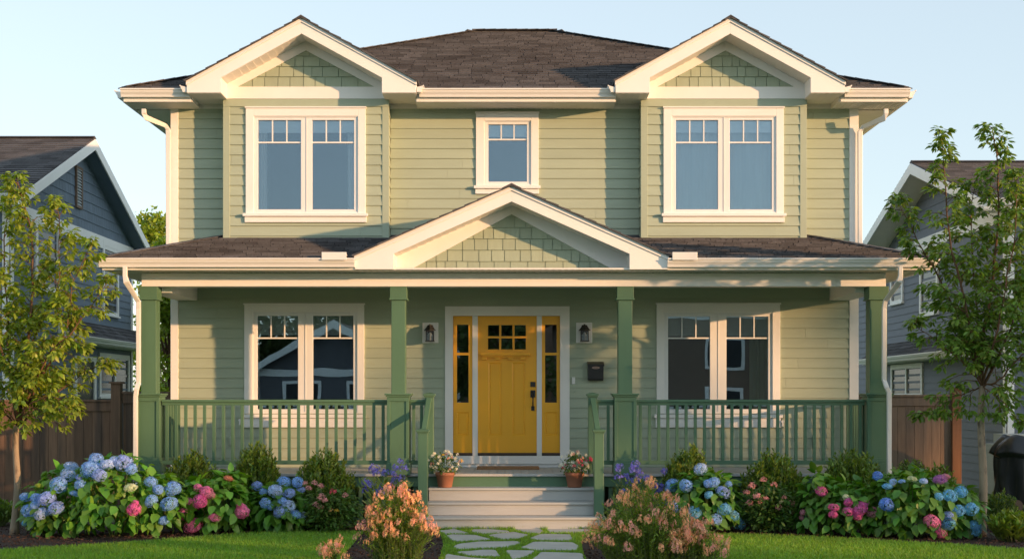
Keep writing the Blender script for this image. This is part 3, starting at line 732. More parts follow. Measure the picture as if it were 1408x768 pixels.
# ---- columns
def column(px, shaft, ped, Yc, inner=0):
    cx = X(px, PY); f = PY - ped / 2 + .16; cy = PY + .0
    hs, hp = shaft / 2, ped / 2
    zc = Z(411, PY - hs); zp = Z(541, PY - hs)
    root = MB().box(cx - hs, cx + hs, cy - hs, cy + hs, zp, zc).build('column', M['green'], H, bevel=.006)
    MB().box(cx - hs - .018, cx + hs + .018, cy - hs - .018, cy + hs + .018, zc + .0, bz0_ - .001).box(cx - hs - .03, cx + hs + .03, cy - hs - .03, cy + hs + .03, zc - .012, zc - .0005 + .012).build('capital', M['green'], root, bevel=.004)
    zb = DECK - .015
    p = MB(); e = .045
    # panelled pedestal: core, stiles and rails
    p.box(cx - hp + .016, cx + hp - .016, cy - hp + .016, cy + hp - .016, zb, zp - .04)
    zlo, zhi = zb + .23, zp - .10
    for (ux, uy, nx, ny) in ((1, 0, 0, -1), (1, 0, 0, 1), (0, 1, 1, 0), (0, 1, -1, 0)):
        def slab(u0, u1, z0, z1):
            if ux: p.box(cx + u0, cx + u1, cy + ny * (hp - .0155), cy + ny * hp, z0, z1)
            else: p.box(cx + nx * (hp - .0155), cx + nx * hp, cy + u0, cy + u1, z0, z1)
        u = hp - (.0 if ux else .016)
        slab(-u, -u + e, zlo, zhi); slab(u - e, u, zlo, zhi); slab(-u, u, zhi + .0005, zp - .042); slab(-u, u, zlo - .06, zlo - .0005)
    p.build('pedestal', M['green'], root, bevel=.003)
    MB().box(cx - hp - .012, cx + hp + .012, cy - hp - .012, cy + hp + .012, zb, zlo - .061).build('plinth', M['green'], root, bevel=.005)
    MB().box(cx - hp - .03, cx + hp + .03, cy - hp - .03, cy + hp + .03, zp - .018, zp + .006).box(cx - hp - .015, cx + hp + .015, cy - hp - .015, cy + hp + .015, zp - .0405, zp - .0185).build('pedestal_cap', M['green'], root, bevel=.005)
    return cx
C1 = column(207, .205, .32, PY); C2 = column(548.5, .19, .30, PY); C3 = column(859, .19, .30, PY); C4 = column(1205, .23, .32, PY)
# ---- railings
zr1 = Z(549, PY); zr0 = Z(638, PY)
def railing(p0, p1, n, side=False):
    p0 = Vector(p0); p1 = Vector(p1); up = Vector((0, 0, 1))
    t = MB(); a = p0 + up * (zr1 - .018); b = p1 + up * (zr1 - .018)
    root = t.beam(a, b, .075, .036).build('railing', M['green'], H, bevel=.006)
    MB().beam(p0 + up * (zr1 - .056), p1 + up * (zr1 - .056), .038, .039).build('subrail', M['green'], root, bevel=.003)
    MB().beam(p0 + up * (zr0 + .028), p1 + up * (zr0 + .028), .045, .055).build('bottom_rail', M['green'], root, bevel=.003)
    d = (p1 - p0)
    for i in range(n):
        q = p0 + d * ((i + .5) / n)
        MB().beam(q + up * (zr0 + .056), q + up * (zr1 - .076), .040, .040, up=(0, 1, 0)).build('baluster', M['green'], root, bevel=.002)
    return root
NX = 1.12
railing((C1 + .16, PY, 0), (C2 - .15, PY, 0), 24); railing((C3 + .15, PY, 0), (C4 - .16, PY, 0), 25)
railing((C2 + .15, PY, 0), (-NX - .055, PY, 0), 2); railing((NX - .04, PY, 0), (C3 - .15, PY, 0), 2)
railing((C1, PY + .16, 0), (C1, WY - .03, 0), 11); railing((C4, PY + .16, 0), (C4, WY - .03, 0), 11)
def newel(x, y, z0, z1, wd=.12):
    h = wd / 2; t = MB().box(x - h, x + h, y - h, y + h, z0, z1 - .03).build('newel_post', M['green'], H, bevel=.006)
    MB().box(x - h - .022, x + h + .022, y - h - .022, y + h + .022, z1 - .035, z1 - .012).box(x - h - .01, x + h + .01, y - h - .01, y + h + .01, z1 - .055, z1 - .0355)\
        .add([(x - h - .02, y - h - .02, z1 - .0115), (x + h + .02, y - h - .02, z1 - .0115), (x + h + .02, y + h + .02, z1 - .0115), (x - h - .02, y + h + .02, z1 - .0115), (x, y, z1 + .012)], [(3, 2, 1, 0), (0, 1, 4), (1, 2, 4), (2, 3, 4), (3, 0, 4)]).build('post_cap', M['green'], t, bevel=.004)
for sg in (-1, 1):
    x = sg * NX + (.0 if sg < 0 else -.03)
    newel(x, PY - .02, DECK, Z(540, PY - .02)); newel(x + sg * .04, 17.62, .17, Z(589.5, 17.55), .125)
    a = Vector((x, PY - .08, Z(548, PY))); b = Vector((x + sg * .04, 17.69, Z(598, 17.6)))
    r_ = MB().beam(a, b, .07, .05).build('stair_rail', M['green'], H, bevel=.006)
    MB().beam(a - Vector((0, 0, .80)), b - Vector((0, 0, .80)), .045, .05).build('bottom_rail', M['green'], r_)
    for k in (.3, .7):
        q = a.lerp(b, k); MB().beam(q - Vector((0, 0, .78)), q - Vector((0, 0, .02)), .036, .036, up=(0, 1, 0)).build('baluster', M['green'], r_)
# small fittings on the wall
def fit(name, px, py, wpx, hpx, dep, mt, lbl=None):
    x, z = X(px, WY), Z(py, WY); a, b = wpx / 186, hpx / 186
    return MB().box(x - a, x + a, WY - .016 - dep, WY - .004, z - b, z + b).build(name, mt, H, bevel=.005, label=lbl)
db = fit('doorbell', 788.5, 523, 4.5, 9.5, .022, M['vinyl']); MB().lathe([(.012, 0), (.001, .0)], 12, (0, 0, 0))
fit('outlet_cover', 317.5, 606, 5, 12, .03, M['siding']); fit('outlet_cover', 1119, 606, 5, 12, .03, M['siding'])
for px, py in ((331, 577), (1075, 579)):
    x, z = X(px, WY), Z(py, WY)
    MB().tube([(x, WY - .01, z), (x, WY - .07, z)], .022, 12).tube([(x, WY - .055, z), (x, WY - .06, z - .07)], .014, 10).build('hose_tap', M['vinyl'], H)
x, z = X(790, WY), Z(538, WY); MB().tube([(x, WY - .01, z), (x, WY - .03, z)], .016, 14).build('door_sensor', M['siding'], H)
# ------------------------------------------------------------------ things on the porch
def lantern(px, label):
    x, z = X(px, WY), Z(457.5, WY)
    t = thing('wall_lantern', label, 'wall lantern', (x, WY - .015, z), 'lanterns flanking the front door')
    MB().box(x - .105, x + .105, WY - .045, WY - .006, z - .135, z + .135).build('mounting_plate', M['white'], t, bevel=.006)
    y = WY - .145; bx = MB(); k = MB()
    k.box(x - .035, x + .035, WY - .06, WY - .0455, z - .02, z + .10)
    k.tube([(x, WY - .06, z + .07), (x, WY - .10, z + .105), (x, y, z + .095)], .009, 8)
    k.build('arm', M['black'], t)
    r = MB(); prof = [(.012, .100), (.03, .098), (.04, .078), (.066, .04), (.078, .030), (.078, .024), (.001, .024)]
    r.lathe(prof, 4, (x, y, z)); r.lathe([(.001, .112), (.012, .107), (.012, .098)], 10, (x, y, z)); r.build('roof', M['black'], t)
    c = MB(); h = .046
    for a in (-1, 1):
        for b in (-1, 1): c.box(x + a * h - .005, x + a * h + .005, y + b * h - .005, y + b * h + .005, z - .105, z + .024)
    c.box(x - .058, x + .058, y - .058, y + .058, z - .118, z - .105); c.box(x - .052, x + .052, y - .052, y + .052, z + .012, z + .0235)
    c.build('cage', M['black'], t)
    MB().box(x - h + .006, x + h - .006, y - h + .004, y - h + .006, z - .104, z + .012).box(x - h + .006, x + h - .006, y + h - .006, y + h - .004, z - .104, z + .012).box(x - h + .004, x - h + .006, y - h + .007, y + h - .007, z - .104, z + .012).box(x + h - .006, x + h - .004, y - h + .007, y + h - .007, z - .104, z + .012).build('glass', M['glassup'], t)
    MB().lathe([(.012, -.105), (.012, -.05), (.02, -.04), (.022, -.02), (.012, 0), (.001, .006)], 12, (x, y, z)).build('bulb', M['vinyl'], t, smooth=True)
    t.scale = (1.12, 1.12, 1.12)
lantern(592, 'black wall lantern between the porch column and the yellow door, away from the mailbox')
lantern(803, 'black wall lantern hung above the black mailbox')
x, z = X(818.5, WY), Z(510.5, WY)
t = thing('mailbox', 'black wall mailbox with a small oval plate, under the lantern', 'mailbox', (x, WY, z - .15))
b_ = MB(); hw, h = .115, .135
b_.prism([(x - hw, WY - .13, z - h + .02), (x - hw, WY - .13, z + h - .035), (x - hw, WY - .016, z + h), (x - hw, WY - .016, z - h), (x - hw, WY - .10, z - h)], (2 * hw, 0, 0)).build('body', M['black'], t, bevel=.006)
MB().prism([(x - hw - .008, WY - .142, z + h - .06), (x - hw - .008, WY - .142, z + h - .03), (x - hw - .008, WY - .014, z + h + .012), (x - hw - .008, WY - .014, z + h + .002), (x - hw - .008, WY - .1305, z + h - .036), (x - hw - .008, WY - .1305, z + h - .06)], (2 * hw + .016, 0, 0)).build('lid', M['black'], t, bevel=.003)
pm = mat('bronze_plate', (.45, .30, .24), .35, .1, 9, metal=.5)
pp = MB(); n = 20; vs = [(x + .058 * cos(2 * pi * i / n), WY - .1365, z + .055 + .017 * sin(2 * pi * i / n)) for i in range(n)]
pp.prism(vs, (0, .006, 0)).build('name_plate', pm, t)
MB().box(x - .03, x + .03, WY - .139, WY - .137, z + .051, z + .059).build('slot', M['black'], t)
dm = MB(); x0, x1 = X(656, 19.55), X(741, 19.55); dm.box(x0, x1, 19.3, 19.75, DECK + .0005, DECK + .032)
dmo = dm.build('doormat', M['mat'], bevel=.004); tag(dmo, 'brown coir doormat lying in front of the yellow door', 'doormat')
dmo.data.update()

# ------------------------------------------------------------------ leaves and flowers
def leaves(mb, items, fold=.18, droop=.12):
    """items: (pos, dir, normal, length, width) -> six-sided folded leaves"""
    V_, F_ = mb.v, mb.f
    for p, d, nrm, L_, W_ in items:
        d = d.normalized(); s = d.cross(nrm)
        if s.length < 1e-4: s = d.cross(Vector((.3, .5, .8)))
        s.normalize(); n = s.cross(d).normalized(); b = len(V_)
        def q(a, c, e): return tuple(p + d * (a * L_) + s * (c * W_) + n * e)
        f = fold * W_; dr = droop * L_
        V_.extend([q(0, 0, 0), q(.30, -.48, f - dr * .1), q(.68, -.38, f * .8 - dr * .5), q(1, 0, -dr), q(.68, .38, f * .8 - dr * .5), q(.30, .48, f - dr * .1), q(.33, 0, -dr * .1), q(.68, 0, -dr * .45)])
        F_.extend([(b, b + 6, b + 1), (b + 1, b + 6, b + 7, b + 2), (b + 2, b + 7, b + 3), (b, b + 5, b + 6), (b + 5, b + 4, b + 7, b + 6), (b + 4, b + 3, b + 7)])
def slim(mb, items):
    """narrow four-cornered leaves"""
    V_, F_ = mb.v, mb.f
    for p, d, nrm, L_, W_ in items:
        d = d.normalized(); s = d.cross(nrm)
        if s.length < 1e-4: s = d.cross(Vector((.3, .5, .8)))
        s.normalize(); b = len(V_)
        V_.extend([tuple(p), tuple(p + d * L_ * .45 - s * W_ / 2), tuple(p + d * L_), tuple(p + d * L_ * .45 + s * W_ / 2)]); F_.append((b, b + 1, b + 2, b + 3))
def rdir(r):
    while True:
        v = Vector((r.uniform(-1, 1), r.uniform(-1, 1), r.uniform(-1, 1)))
        if .05 < v.length < 1: return v.normalized()
def florets(mb, centre, nrm, size, r, petals=4, cup=.25, spin=None):
    nrm = nrm.normalized(); a = nrm.orthogonal().normalized(); c = nrm.cross(a)
    t0 = r.uniform(0, 6.28); b = len(mb.v); mb.v.append(tuple(centre))
    for k in range(petals):
        t = t0 + 2 * pi * k / petals; w_ = pi / petals * .80
        for tt, rr, e in ((t - w_ * .75, .72, .35), (t, 1.0, cup), (t + w_ * .75, .72, .35)):
            mb.v.append(tuple(centre + (a * cos(tt) + c * sin(tt)) * size * rr + nrm * size * e * .6))
        o = b + 1 + 3 * k; mb.f.append((b, o, o + 1, o + 2))
HEAD = {}
def head_mesh(col, var):
    key = (col, var)
    if key in HEAD: return HEAD[key]
    r = random.Random(var * 7 + 3); mb = MB(); n = 85
    for i in range(n):
        ph = math.acos(1 - 1.72 * (i + .5) / n); th = i * 2.39996
        d = Vector((sin(ph) * cos(th), sin(ph) * sin(th), cos(ph))); rr = r.uniform(.9, 1.0) * (1 + .085 * sin(d.x * 3.1 + var * 2) * cos(d.y * 2.7 + var) + .05 * sin(d.z * 5 + var * 3 + d.x * 4))
        if r.random() < .05: continue
        florets(mb, Vector((d.x * rr, d.y * rr, d.z * rr * .86)), (d + rdir(r) * .25), r.uniform(.17, .235), r)
    # small inner buds keep the head from being hollow
    for i in range(60):
        d = rdir(r); florets(mb, d * .78, d, .24, r)
    me = bpy.data.meshes.new('flower_head'); me.from_pydata(mb.v, [], mb.f); me.materials.append(M[col]); HEAD[key] = me
    return me
def add_head(parent, col, pos, dia, r, flat=1.0, tilt=.3):
    o = bpy.data.objects.new('flower_head', head_mesh(col, r.randint(0, 2))); link(o, parent)
    o.location = Vector(pos) - root_org(parent); o.rotation_euler = (r.uniform(.1, .75), r.uniform(-tilt, tilt), r.uniform(0, 6.28)) if flat == 1 else (r.uniform(-.1, .3), r.uniform(-tilt, tilt) * .5, r.uniform(0, 6.28))
    # turn the crown of the head toward the light side and a little outward
    s = dia / 2; o.scale = (s * r.uniform(.92, 1.08), s * r.uniform(.92, 1.08), s * flat * r.uniform(.88, 1.05)); return o
def hydrangea(label, px0, px1, pyt, base_py, Yc, ry_, heads, seed, leafmat, lobes=None, lw=(.10, .17), nleaf=620, group='hydrangea bushes along the porch'):
    r = random.Random(seed); cx = (X(px0, Yc) + X(px1, Yc)) / 2; rx = (X(px1, Yc) - X(px0, Yc)) / 2; h = Z(pyt, Yc)
    t = thing('hydrangea', label, 'hydrangea', (cx, Yc, 0), group)
    lf = MB(); it = []
    lob = lobes or [(0, 0, rx, h)]
    cells = []
    for (ox, oy, lrx, lh) in lob:
        cells.append((cx + ox, Yc + oy, lrx, min(ry_, lrx), lh))
    tot = sum(c[2] * c[4] for c in cells)
    for (ax, ay, lrx, lry, lh) in cells:
        n = int(nleaf * lrx * lh / tot)
        for i in range(n):
            shell = i < n * .78
            d = rdir(r); 
            if d.z < -.75: d.z = -d.z
            rr = r.uniform(.84, 1.04) if shell else r.uniform(.45, .85)
            zc = lh * .47
            p = Vector((ax + d.x * lrx * rr, ay + d.y * lry * rr, zc + d.z * (lh * .5) * rr))
            if p.z < .03: p.z = r.uniform(.03, .12)
            outw = Vector((d.x, d.y, d.z * .6)).normalized()
            # blades face outward and hang with the tip down and out
            dr = (Vector((outw.x, outw.y, 0)) * .7 + Vector((0, 0, -.75 + max(0, d.z) * .7)) + rdir(r) * .55)
            nrm = (outw + Vector((0, 0, .8)) + rdir(r) * .5)
            L_ = r.uniform(*lw); it.append((p, dr, nrm, L_, L_ * r.uniform(.62, .78)))
    leaves(lf, it, .14, .16); lf.build('foliage', leafmat, t, smooth=True)
    st = MB(); 
    for (ax, ay, lrx, lry, lh) in cells:
        for i in range(14):
            a = r.uniform(0, 6.28); q = r.uniform(.3, .85)
            st.tube([(ax + .1 * lrx * cos(a), ay + .1 * sin(a), 0), (ax + lrx * q * .6 * cos(a), ay + lry * q * .6 * sin(a), lh * .45), (ax + lrx * q * cos(a), ay + lry * q * sin(a), lh * .8)], [.009, .007, .004], 5)
    for hd in heads:
        px, py, dia, col = hd[:4]; flat = hd[4] if len(hd) > 4 else 1.0
        # depth: on the front face of the nearest lobe
        xx = X(px, Yc - ry_ * .5); zz = Z(py, Yc - ry_ * .5); best = None
        for (ax, ay, lrx, lry, lh) in cells:
            e = 1 - ((xx - ax) / (lrx * 1.08)) ** 2 - ((zz - lh * .47) / (lh * .56)) ** 2
            yy = ay - lry * 1.02 * sqrt(max(e, 0.0))
            if best is None or yy < best: best = yy
        p = Vector(PP(px, py, best)); dm_ = dia / FPX * best * 1.04
        add_head(t, col, p, dm_, r, flat)
        st.tube([(p.x * .9 + cx * .1, Yc, max(.1, p.z * .4)), (p.x, p.y + .1, p.z - .1), p - Vector((0, 0, dm_ * .3))], [.006, .005, .004], 5)
    st.build('stems', M['stem'], t)
    return t
B_, D2, P_, V2, C2_, K_, G_2, U_, Y_, R_, T_ = 'pblue', 'pdeep', 'ppale', 'plav', 'pcream', 'ppink', 'pmag', 'pdust', 'psky', 'pcoralhead', 'ppurp'
hydrangea('broad hydrangea bush heaped with pale blue heads, at the foot of the slim birch-barked tree', 32, 252, 640, 740, 16.75, .62,
    [(34.6, 683, 15, B_), (50, 684, 16, B_), (64.7, 685, 23, V2), (94, 652, 20, P_), (81, 666.5, 25, B_), (97.5, 640, 19, P_, .7), (109, 656, 10, V2), (111, 666.5, 17, B_), (103, 678, 15, B_, .6), (77, 698, 22, V2), (40, 702, 21, B_), (48, 694, 14, B_), (56.5, 706, 20, P_), (34, 719, 9, Y_), (132, 631.5, 20, B_), (125, 645, 25, B_), (119, 641, 14, B_), (137, 653, 20, V2), (147.6, 638, 21, P_, .8), (169.5, 636.5, 26, V2), (158, 634, 16, P_), (180.5, 644, 17, B_), (179.6, 670, 18, C2_, .75), (184, 700, 20, G_2), (186, 691, 10, G_2), (207, 662.5, 17, B_), (217.7, 672.5, 15, B_), (237.5, 671, 23, B_), (208, 687.5, 18, B_), (232.7, 692, 23, B_), (225.4, 715, 14, B_), (54, 667, 12, 'plime', .6)], 5, M['hydleaf'],
    lobes=[(.15, .0, .62, 1.02), (-.45, .0, .48, .85), (.66, -.05, .38, .80), (-.72, .05, .27, .62)], nleaf=1100)
hydrangea('hydrangea bush with rose pink heads and one coral head, next to the broad blue one', 248, 344, 662, 736, 17.1, .5,
    [(272.3, 670, 12, K_), (283.8, 676, 19, K_), (290, 680, 12, U_), (259.4, 689, 13, K_), (275.4, 688.5, 21, G_2), (253, 706, 18, K_), (265.6, 722, 23, K_), (295, 711, 16, K_, .8), (333, 703, 21, K_), (331, 695, 11, K_), (314, 657, 13, R_, .7)], 6, M['hydleaf'], lobes=[(.0, 0, .44, .74), (.15, .05, .28, .80)], nleaf=460)
hydrangea('rounded hydrangea bush with pale lavender blue heads, beside the pink spiraea', 346, 424, 664, 733, 17.25, .42,
    [(353.7, 667.7, 16, V2), (362.5, 675.6, 12, B_), (378.5, 675, 22, P_), (390.6, 662.5, 18, B_), (409, 662.5, 16, B_), (398, 678, 17, V2), (413.5, 673, 12, V2), (365, 691, 17, B_), (373, 697, 10, B_), (388, 688.5, 13, B_), (396.5, 695, 20, P_), (384, 703, 17, V2), (407, 707, 15, B_), (415.6, 709, 15, P_)], 7, M['hydleafR'], nleaf=420)
hydrangea('hydrangea bush with sky blue heads in front of the porch column by the steps', 918, 1018, 652, 735, 17.15, .5,
    [(963.6, 644.7, 19, P_), (925.6, 667, 21, B_), (920, 672, 12, B_), (943.5, 667.6, 19, B_), (973, 664, 12, B_), (980.5, 663, 18, B_), (974.7, 679.7, 12, Y_), (994, 676, 19, V2), (1002, 665, 10, B_), (955, 704, 19, Y_), (996, 699.5, 19, Y_), (983.4, 714, 19, B_), (1007.8, 707.7, 17, Y_), (1015.6, 718.8, 18, Y_), (930.4, 695, 20, V2)], 8, M['hydleafR'], lobes=[(0, 0, .43, .82)], nleaf=480)
hydrangea('hydrangea bush with magenta pink heads in the middle of the bed, near the corner post', 1098, 1214, 668, 738, 16.85, .48,
    [(1129.5, 675, 16, G_2), (1146.5, 697, 15, G_2, .75), (1145.5, 706.7, 14, G_2, .8), (1166.6, 690, 13, G_2), (1166, 703, 15, G_2), (1182, 700, 22, G_2), (1179, 708, 16, G_2), (1186, 694, 14, G_2), (1190, 691.5, 12, G_2), (1199.6, 703.7, 19, U_), (1214.5, 711.6, 11, C2_), (1104, 703.7, 9, U_), (1102, 711, 7, U_), (1163, 683, 9, C2_)], 9, M['hydleafR'], lobes=[(0.05, 0, .50, .68), (-.28, 0, .26, .80)], nleaf=520)
hydrangea('broad hydrangea bush with bright blue heads and two pink ones, against the pale trunk', 1196, 1348, 655, 742, 16.55, .6,
    [(1207, 654, 15, D2), (1219, 693, 21, D2), (1220, 668, 15, Y_, .6), (1228, 662, 11, P_), (1240, 661, 10, B_, .6), (1292.4, 658.6, 20, T_, .85), (1300, 655, 13, 'pdust', .8), (1254.6, 658, 13, C2_, .6), (1270, 661, 12, P_, .8), (1291, 682, 12, Y_), (1306.4, 681.3, 20, Y_), (1321, 675.7, 17, Y_), (1317.8, 701.5, 19, Y_), (1335.8, 699.6, 20, Y_), (1304, 719, 20, Y_), (1340, 722, 17, Y_), (1342, 730, 16, Y_), (1281.5, 716.6, 24, K_), (1293.3, 731.5, 18, K_), (1304.8, 709, 16, 'plav')], 10, M['hydleafR'],
    lobes=[(-.12, 0, .56, .84), (.36, .0, .36, .66), (-.45, 0, .3, .74)], nleaf=900)

def upright_shrub(name, label, cat, px, pyt, wpx, Yc, seed, group, base=0.0, n=150, tip=.35, mats=('boxleaf', 'boxtip'), L=(.045, .085)):
    """many upright shoots with whorls of narrow leaves"""
    r = random.Random(seed); cx = X(px, Yc); h = Z(pyt, Yc) * 1.06; R = wpx / 2 / FPX * Yc * 1.05; n = int(n * 1.5)
    t = thing(name, label, cat, (cx, Yc, 0), group); A = []; T = []; st = MB()
    for i in range(n):
        a = r.uniform(0, 6.28); q = sqrt(r.random()); topz = h * (1 - .38 * q * q) * r.uniform(.80, 1.04)
        bx, by_ = cx + .45 * R * q * cos(a), Yc + .45 * R * q * sin(a); tx, ty = cx + R * q * cos(a), Yc + R * .9 * q * sin(a)
        z0 = topz * r.uniform(.15, .5) if q > .6 else topz * .5
        P0 = Vector((bx + (tx - bx) * .5, by_ + (ty - by_) * .5, z0)); P1 = Vector((tx, ty, topz))
        st.tube([(bx, by_, 0.0), P0, P1], [.005, .004, .002], 4, cap=False)
        d = (P1 - P0).normalized(); m_ = int((P1 - P0).length / .016)
        for k in range(m_):
            f = k / m_; p = P0.lerp(P1, f); s = rdir(r); dd = d * r.uniform(.6, 1.2) + Vector((s.x, s.y, s.z * .3)); L_ = r.uniform(*L)
            (T if (f > 1 - tip and r.random() < .45) else A).append((p, dd, Vector((0, 0, 1)) + rdir(r) * .4, L_, L_ * .40))
    st.build('stems', M['stem'], t)
    m1 = MB(); slim(m1, A); m1.build('foliage', M[mats[0]], t); m2 = MB(); slim(m2, T); m2.build('new_growth', M[mats[1]], t)
    return t
gp = 'evergreen shrubs in front of the porch railing'
upright_shrub('evergreen_shrub', 'evergreen shrub at the base of the corner column, behind the pink hydrangea', 'shrub', 263, 628, 84, 17.75, 1, gp, n=170)
upright_shrub('evergreen_shrub', 'tall bushy evergreen shrub below the window nearer the blue house', 'shrub', 352, 616, 70, 17.75, 2, gp, n=150)
upright_shrub('evergreen_shrub', 'evergreen shrub behind the dusty pink spiraea and purple-blue lilies', 'shrub', 447, 626, 86, 17.7, 3, gp, n=170)
upright_shrub('evergreen_shrub', 'evergreen shrub directly behind the sky blue hydrangea', 'shrub', 948, 620, 76, 17.75, 4, gp, n=150)
upright_shrub('evergreen_shrub', 'evergreen shrub behind the faded pink spiraea, under the green-curtained window', 'shrub', 1063, 624, 84, 17.7, 5, gp, n=165)
upright_shrub('evergreen_shrub', 'evergreen shrub beside the column with the bright downspout, behind the magenta hydrangea', 'shrub', 1172, 622, 88, 17.7, 6, gp, n=175)
upright_shrub('low_shrub', 'low dark shrub against the cedar fence, behind the broad bright-blue hydrangea', 'shrub', 1255, 636, 70, 18.9, 7, None, n=110, tip=.1)
upright_shrub('low_shrub', 'low shrub in front of the gate post, beyond the bright-blue hydrangea', 'shrub', 1290, 640, 50, 19.4, 17, None, n=80, tip=.1)
upright_shrub('low_shrub', 'small leafy shrub beyond the pale trunk, near the covered grill', 'shrub', 1376, 676, 46, 17.4, 8, None, n=80, mats=('smleaf', 'boxtip'), L=(.03, .06))
upright_shrub('grassy_plant', 'spiky yellow-green grassy plant at the outer end of the bed', 'plant', 1392, 706, 64, 16.1, 9, None, n=130, mats=('boxtip', 'coralleaf'), L=(.06, .11))
upright_shrub('low_shrub', 'dark low shrub by the sunlit fence, at the foot of the tree', 'shrub', -8, 686, 60, 18.0, 10, None, n=90, tip=.15)

CL = {}
def cluster_mesh(col, var, n=16, size=.34, petals=5, squash=.8):
    key = (col, var, n, petals)
    if key in CL: return CL[key]
    r = random.Random(var * 13 + n); mb = MB()
    for i in range(n):
        d = rdir(r); d.z = abs(d.z) * 1.1 - .35; d.normalize(); florets(mb, d * r.uniform(.6, 1.0) * Vector((1, 1, squash)).length / 1.6, d + rdir(r) * .4, size * r.uniform(.8, 1.2), r, petals, cup=.5)
    me = bpy.data.meshes.new('flower_cluster'); me.from_pydata(mb.v, [], mb.f); me.materials.append(M[col]); CL[key] = me
    return me
def put(parent, name, me, pos, s, r, tilt=.4):
    o = bpy.data.objects.new(name, me); link(o, parent); o.location = Vector(pos) - root_org(parent); o.scale = (s, s, s)
    o.rotation_euler = (r.uniform(-tilt, tilt), r.uniform(-tilt, tilt), r.uniform(0, 6.28)); return o
def spiraea(label, px0, px1, pyt, Yc, seed, blooms, cat='spiraea'):
    r = random.Random(seed); cx = (X(px0, Yc) + X(px1, Yc)) / 2; R = (X(px1, Yc) - X(px0, Yc)) / 2; h = Z(pyt, Yc)
    t = thing('spiraea', label, cat, (cx, Yc, 0), 'small pink flowered shrubs'); it = []
    for i in range(1500):
        d = rdir(r); rr = r.uniform(.5, 1.04); p = Vector((cx + d.x * R * rr, Yc + d.y * R * .9 * rr, h * .48 + d.z * h * .5 * rr))
        if p.z < .02: continue
        L_ = r.uniform(.045, .09); it.append((p, Vector((d.x, d.y, r.uniform(-.5, .5))) + rdir(r) * .6, Vector((0, -.2, 1)) + rdir(r) * .7, L_, L_ * .42))
    m1 = MB(); leaves(m1, it, .1, .15); m1.build('foliage', M['smleaf'], t, smooth=True)
    st = MB()
    for (px, py, dia, col) in blooms:
        y = Yc - R * .75 * max(0, 1 - ((px - (px0 + px1) / 2) / (px1 - px0) * 2) ** 2); p = Vector(PP(px, py, y))
        put(t, 'flower_head', cluster_mesh(col, r.randint(0, 2), 34, .26, 4, .5), p, dia / FPX * y * .62, r)
        st.tube([(cx + (p.x - cx) * .5, Yc, .1), p], [.004, .002], 4)
    st.build('stems', M['stem'], t)
spiraea('pink spiraea with small dusty flower clusters, before the grey porch boards nearer the blue house', 415, 496, 668, 17.15, 3,
    [(424, 671, 9, 'spirea'), (432, 664, 8, 'spirea'), (441, 668, 8, 'spirea'), (442, 684, 11, 'spirea'), (447, 688, 8, 'spirea'), (458, 676, 9, 'rose'), (434, 694, 9, 'spirea'), (441, 697, 8, 'spirea'), (475, 681, 8, 'spirea'), (420, 664, 7, 'spirea'), (455, 701, 6, 'coral'), (463, 702, 6, 'yell'), (494, 722, 8, 'spirea'), (500, 716, 6, 'spirea')])
spiraea('pale pink spiraea between the sky blue and the magenta hydrangeas', 1018, 1100, 662, 17.05, 4,
    [(1050, 660, 9, 'spirea'), (1034, 668, 10, 'spirea'), (1027, 677, 9, 'spirea'), (1064, 667, 9, 'spirea'), (1041, 683, 11, 'spirea'), (1053, 685, 7, 'spirea'), (1030, 692, 10, 'spirea'), (1078, 684, 7, 'spirea'), (1071, 697, 9, 'spirea'), (1088, 693, 11, 'spirea'), (1074, 690, 6, 'pcream'), (1045, 690, 6, 'spirea'), (1090, 705, 6, 'spirea')])
def agapanthus(label, spots, Yc, seed, cx_px):
    r = random.Random(seed); cx = X(cx_px, Yc); t = thing('agapanthus', label, 'agapanthus', (cx, Yc, 0)); st = MB(); it = []
    for px, py, dia in spots:
        p = Vector(PP(px, py, Yc + r.uniform(-.12, .12))); put(t, 'flower_head', cluster_mesh('agap', r.randint(0, 2), 26, .34, 5, .8), p, dia / FPX * Yc * .62, r)
        st.tube([(cx + (p.x - cx) * .4, Yc, 0), (cx + (p.x - cx) * .8, Yc, p.z * .6), p], [.005, .004, .003], 5)
    for i in range(420):
        a = r.uniform(0, 6.28); q = r.random(); z = r.uniform(.05, .62); it.append((Vector((cx + .32 * q * cos(a), Yc + .22 * q * sin(a), z)), Vector((cos(a) * .5, sin(a) * .5, r.uniform(.2, 1))), Vector((0, -1, .5)), r.uniform(.07, .14), .016))
    m1 = MB(); slim(m1, it); m1.build('foliage', M['boxleaf'], t); st.build('stems', M['stem'], t)
agapanthus('violet-blue agapanthus clump behind the coral flowers, on the daisy pot side', [(514, 645, 13), (518, 650, 10), (530, 650, 10), (541, 651, 9), (551, 634, 8), (545, 643, 10), (556, 644, 9), (504, 664, 12), (508, 667, 10), (520, 668, 11), (535, 668, 10), (544, 661, 11), (552, 657, 9), (523, 677, 12), (516, 676, 9), (502, 675, 8), (558, 675, 8)], 17.6, 2, 530)
agapanthus('violet-blue agapanthus clump behind the coral flowers, on the mailbox side', [(852, 643, 11), (874, 638, 10), (872, 645, 12), (879, 650, 10), (851, 656, 10), (861, 655, 9), (866, 663, 11), (876, 659, 12), (889, 658, 9), (899, 668, 12), (908, 671, 13), (913, 648, 9), (869, 682, 11), (857, 676, 8), (921, 684, 11), (917, 690, 10), (903, 676, 10)], 17.55, 3, 878)

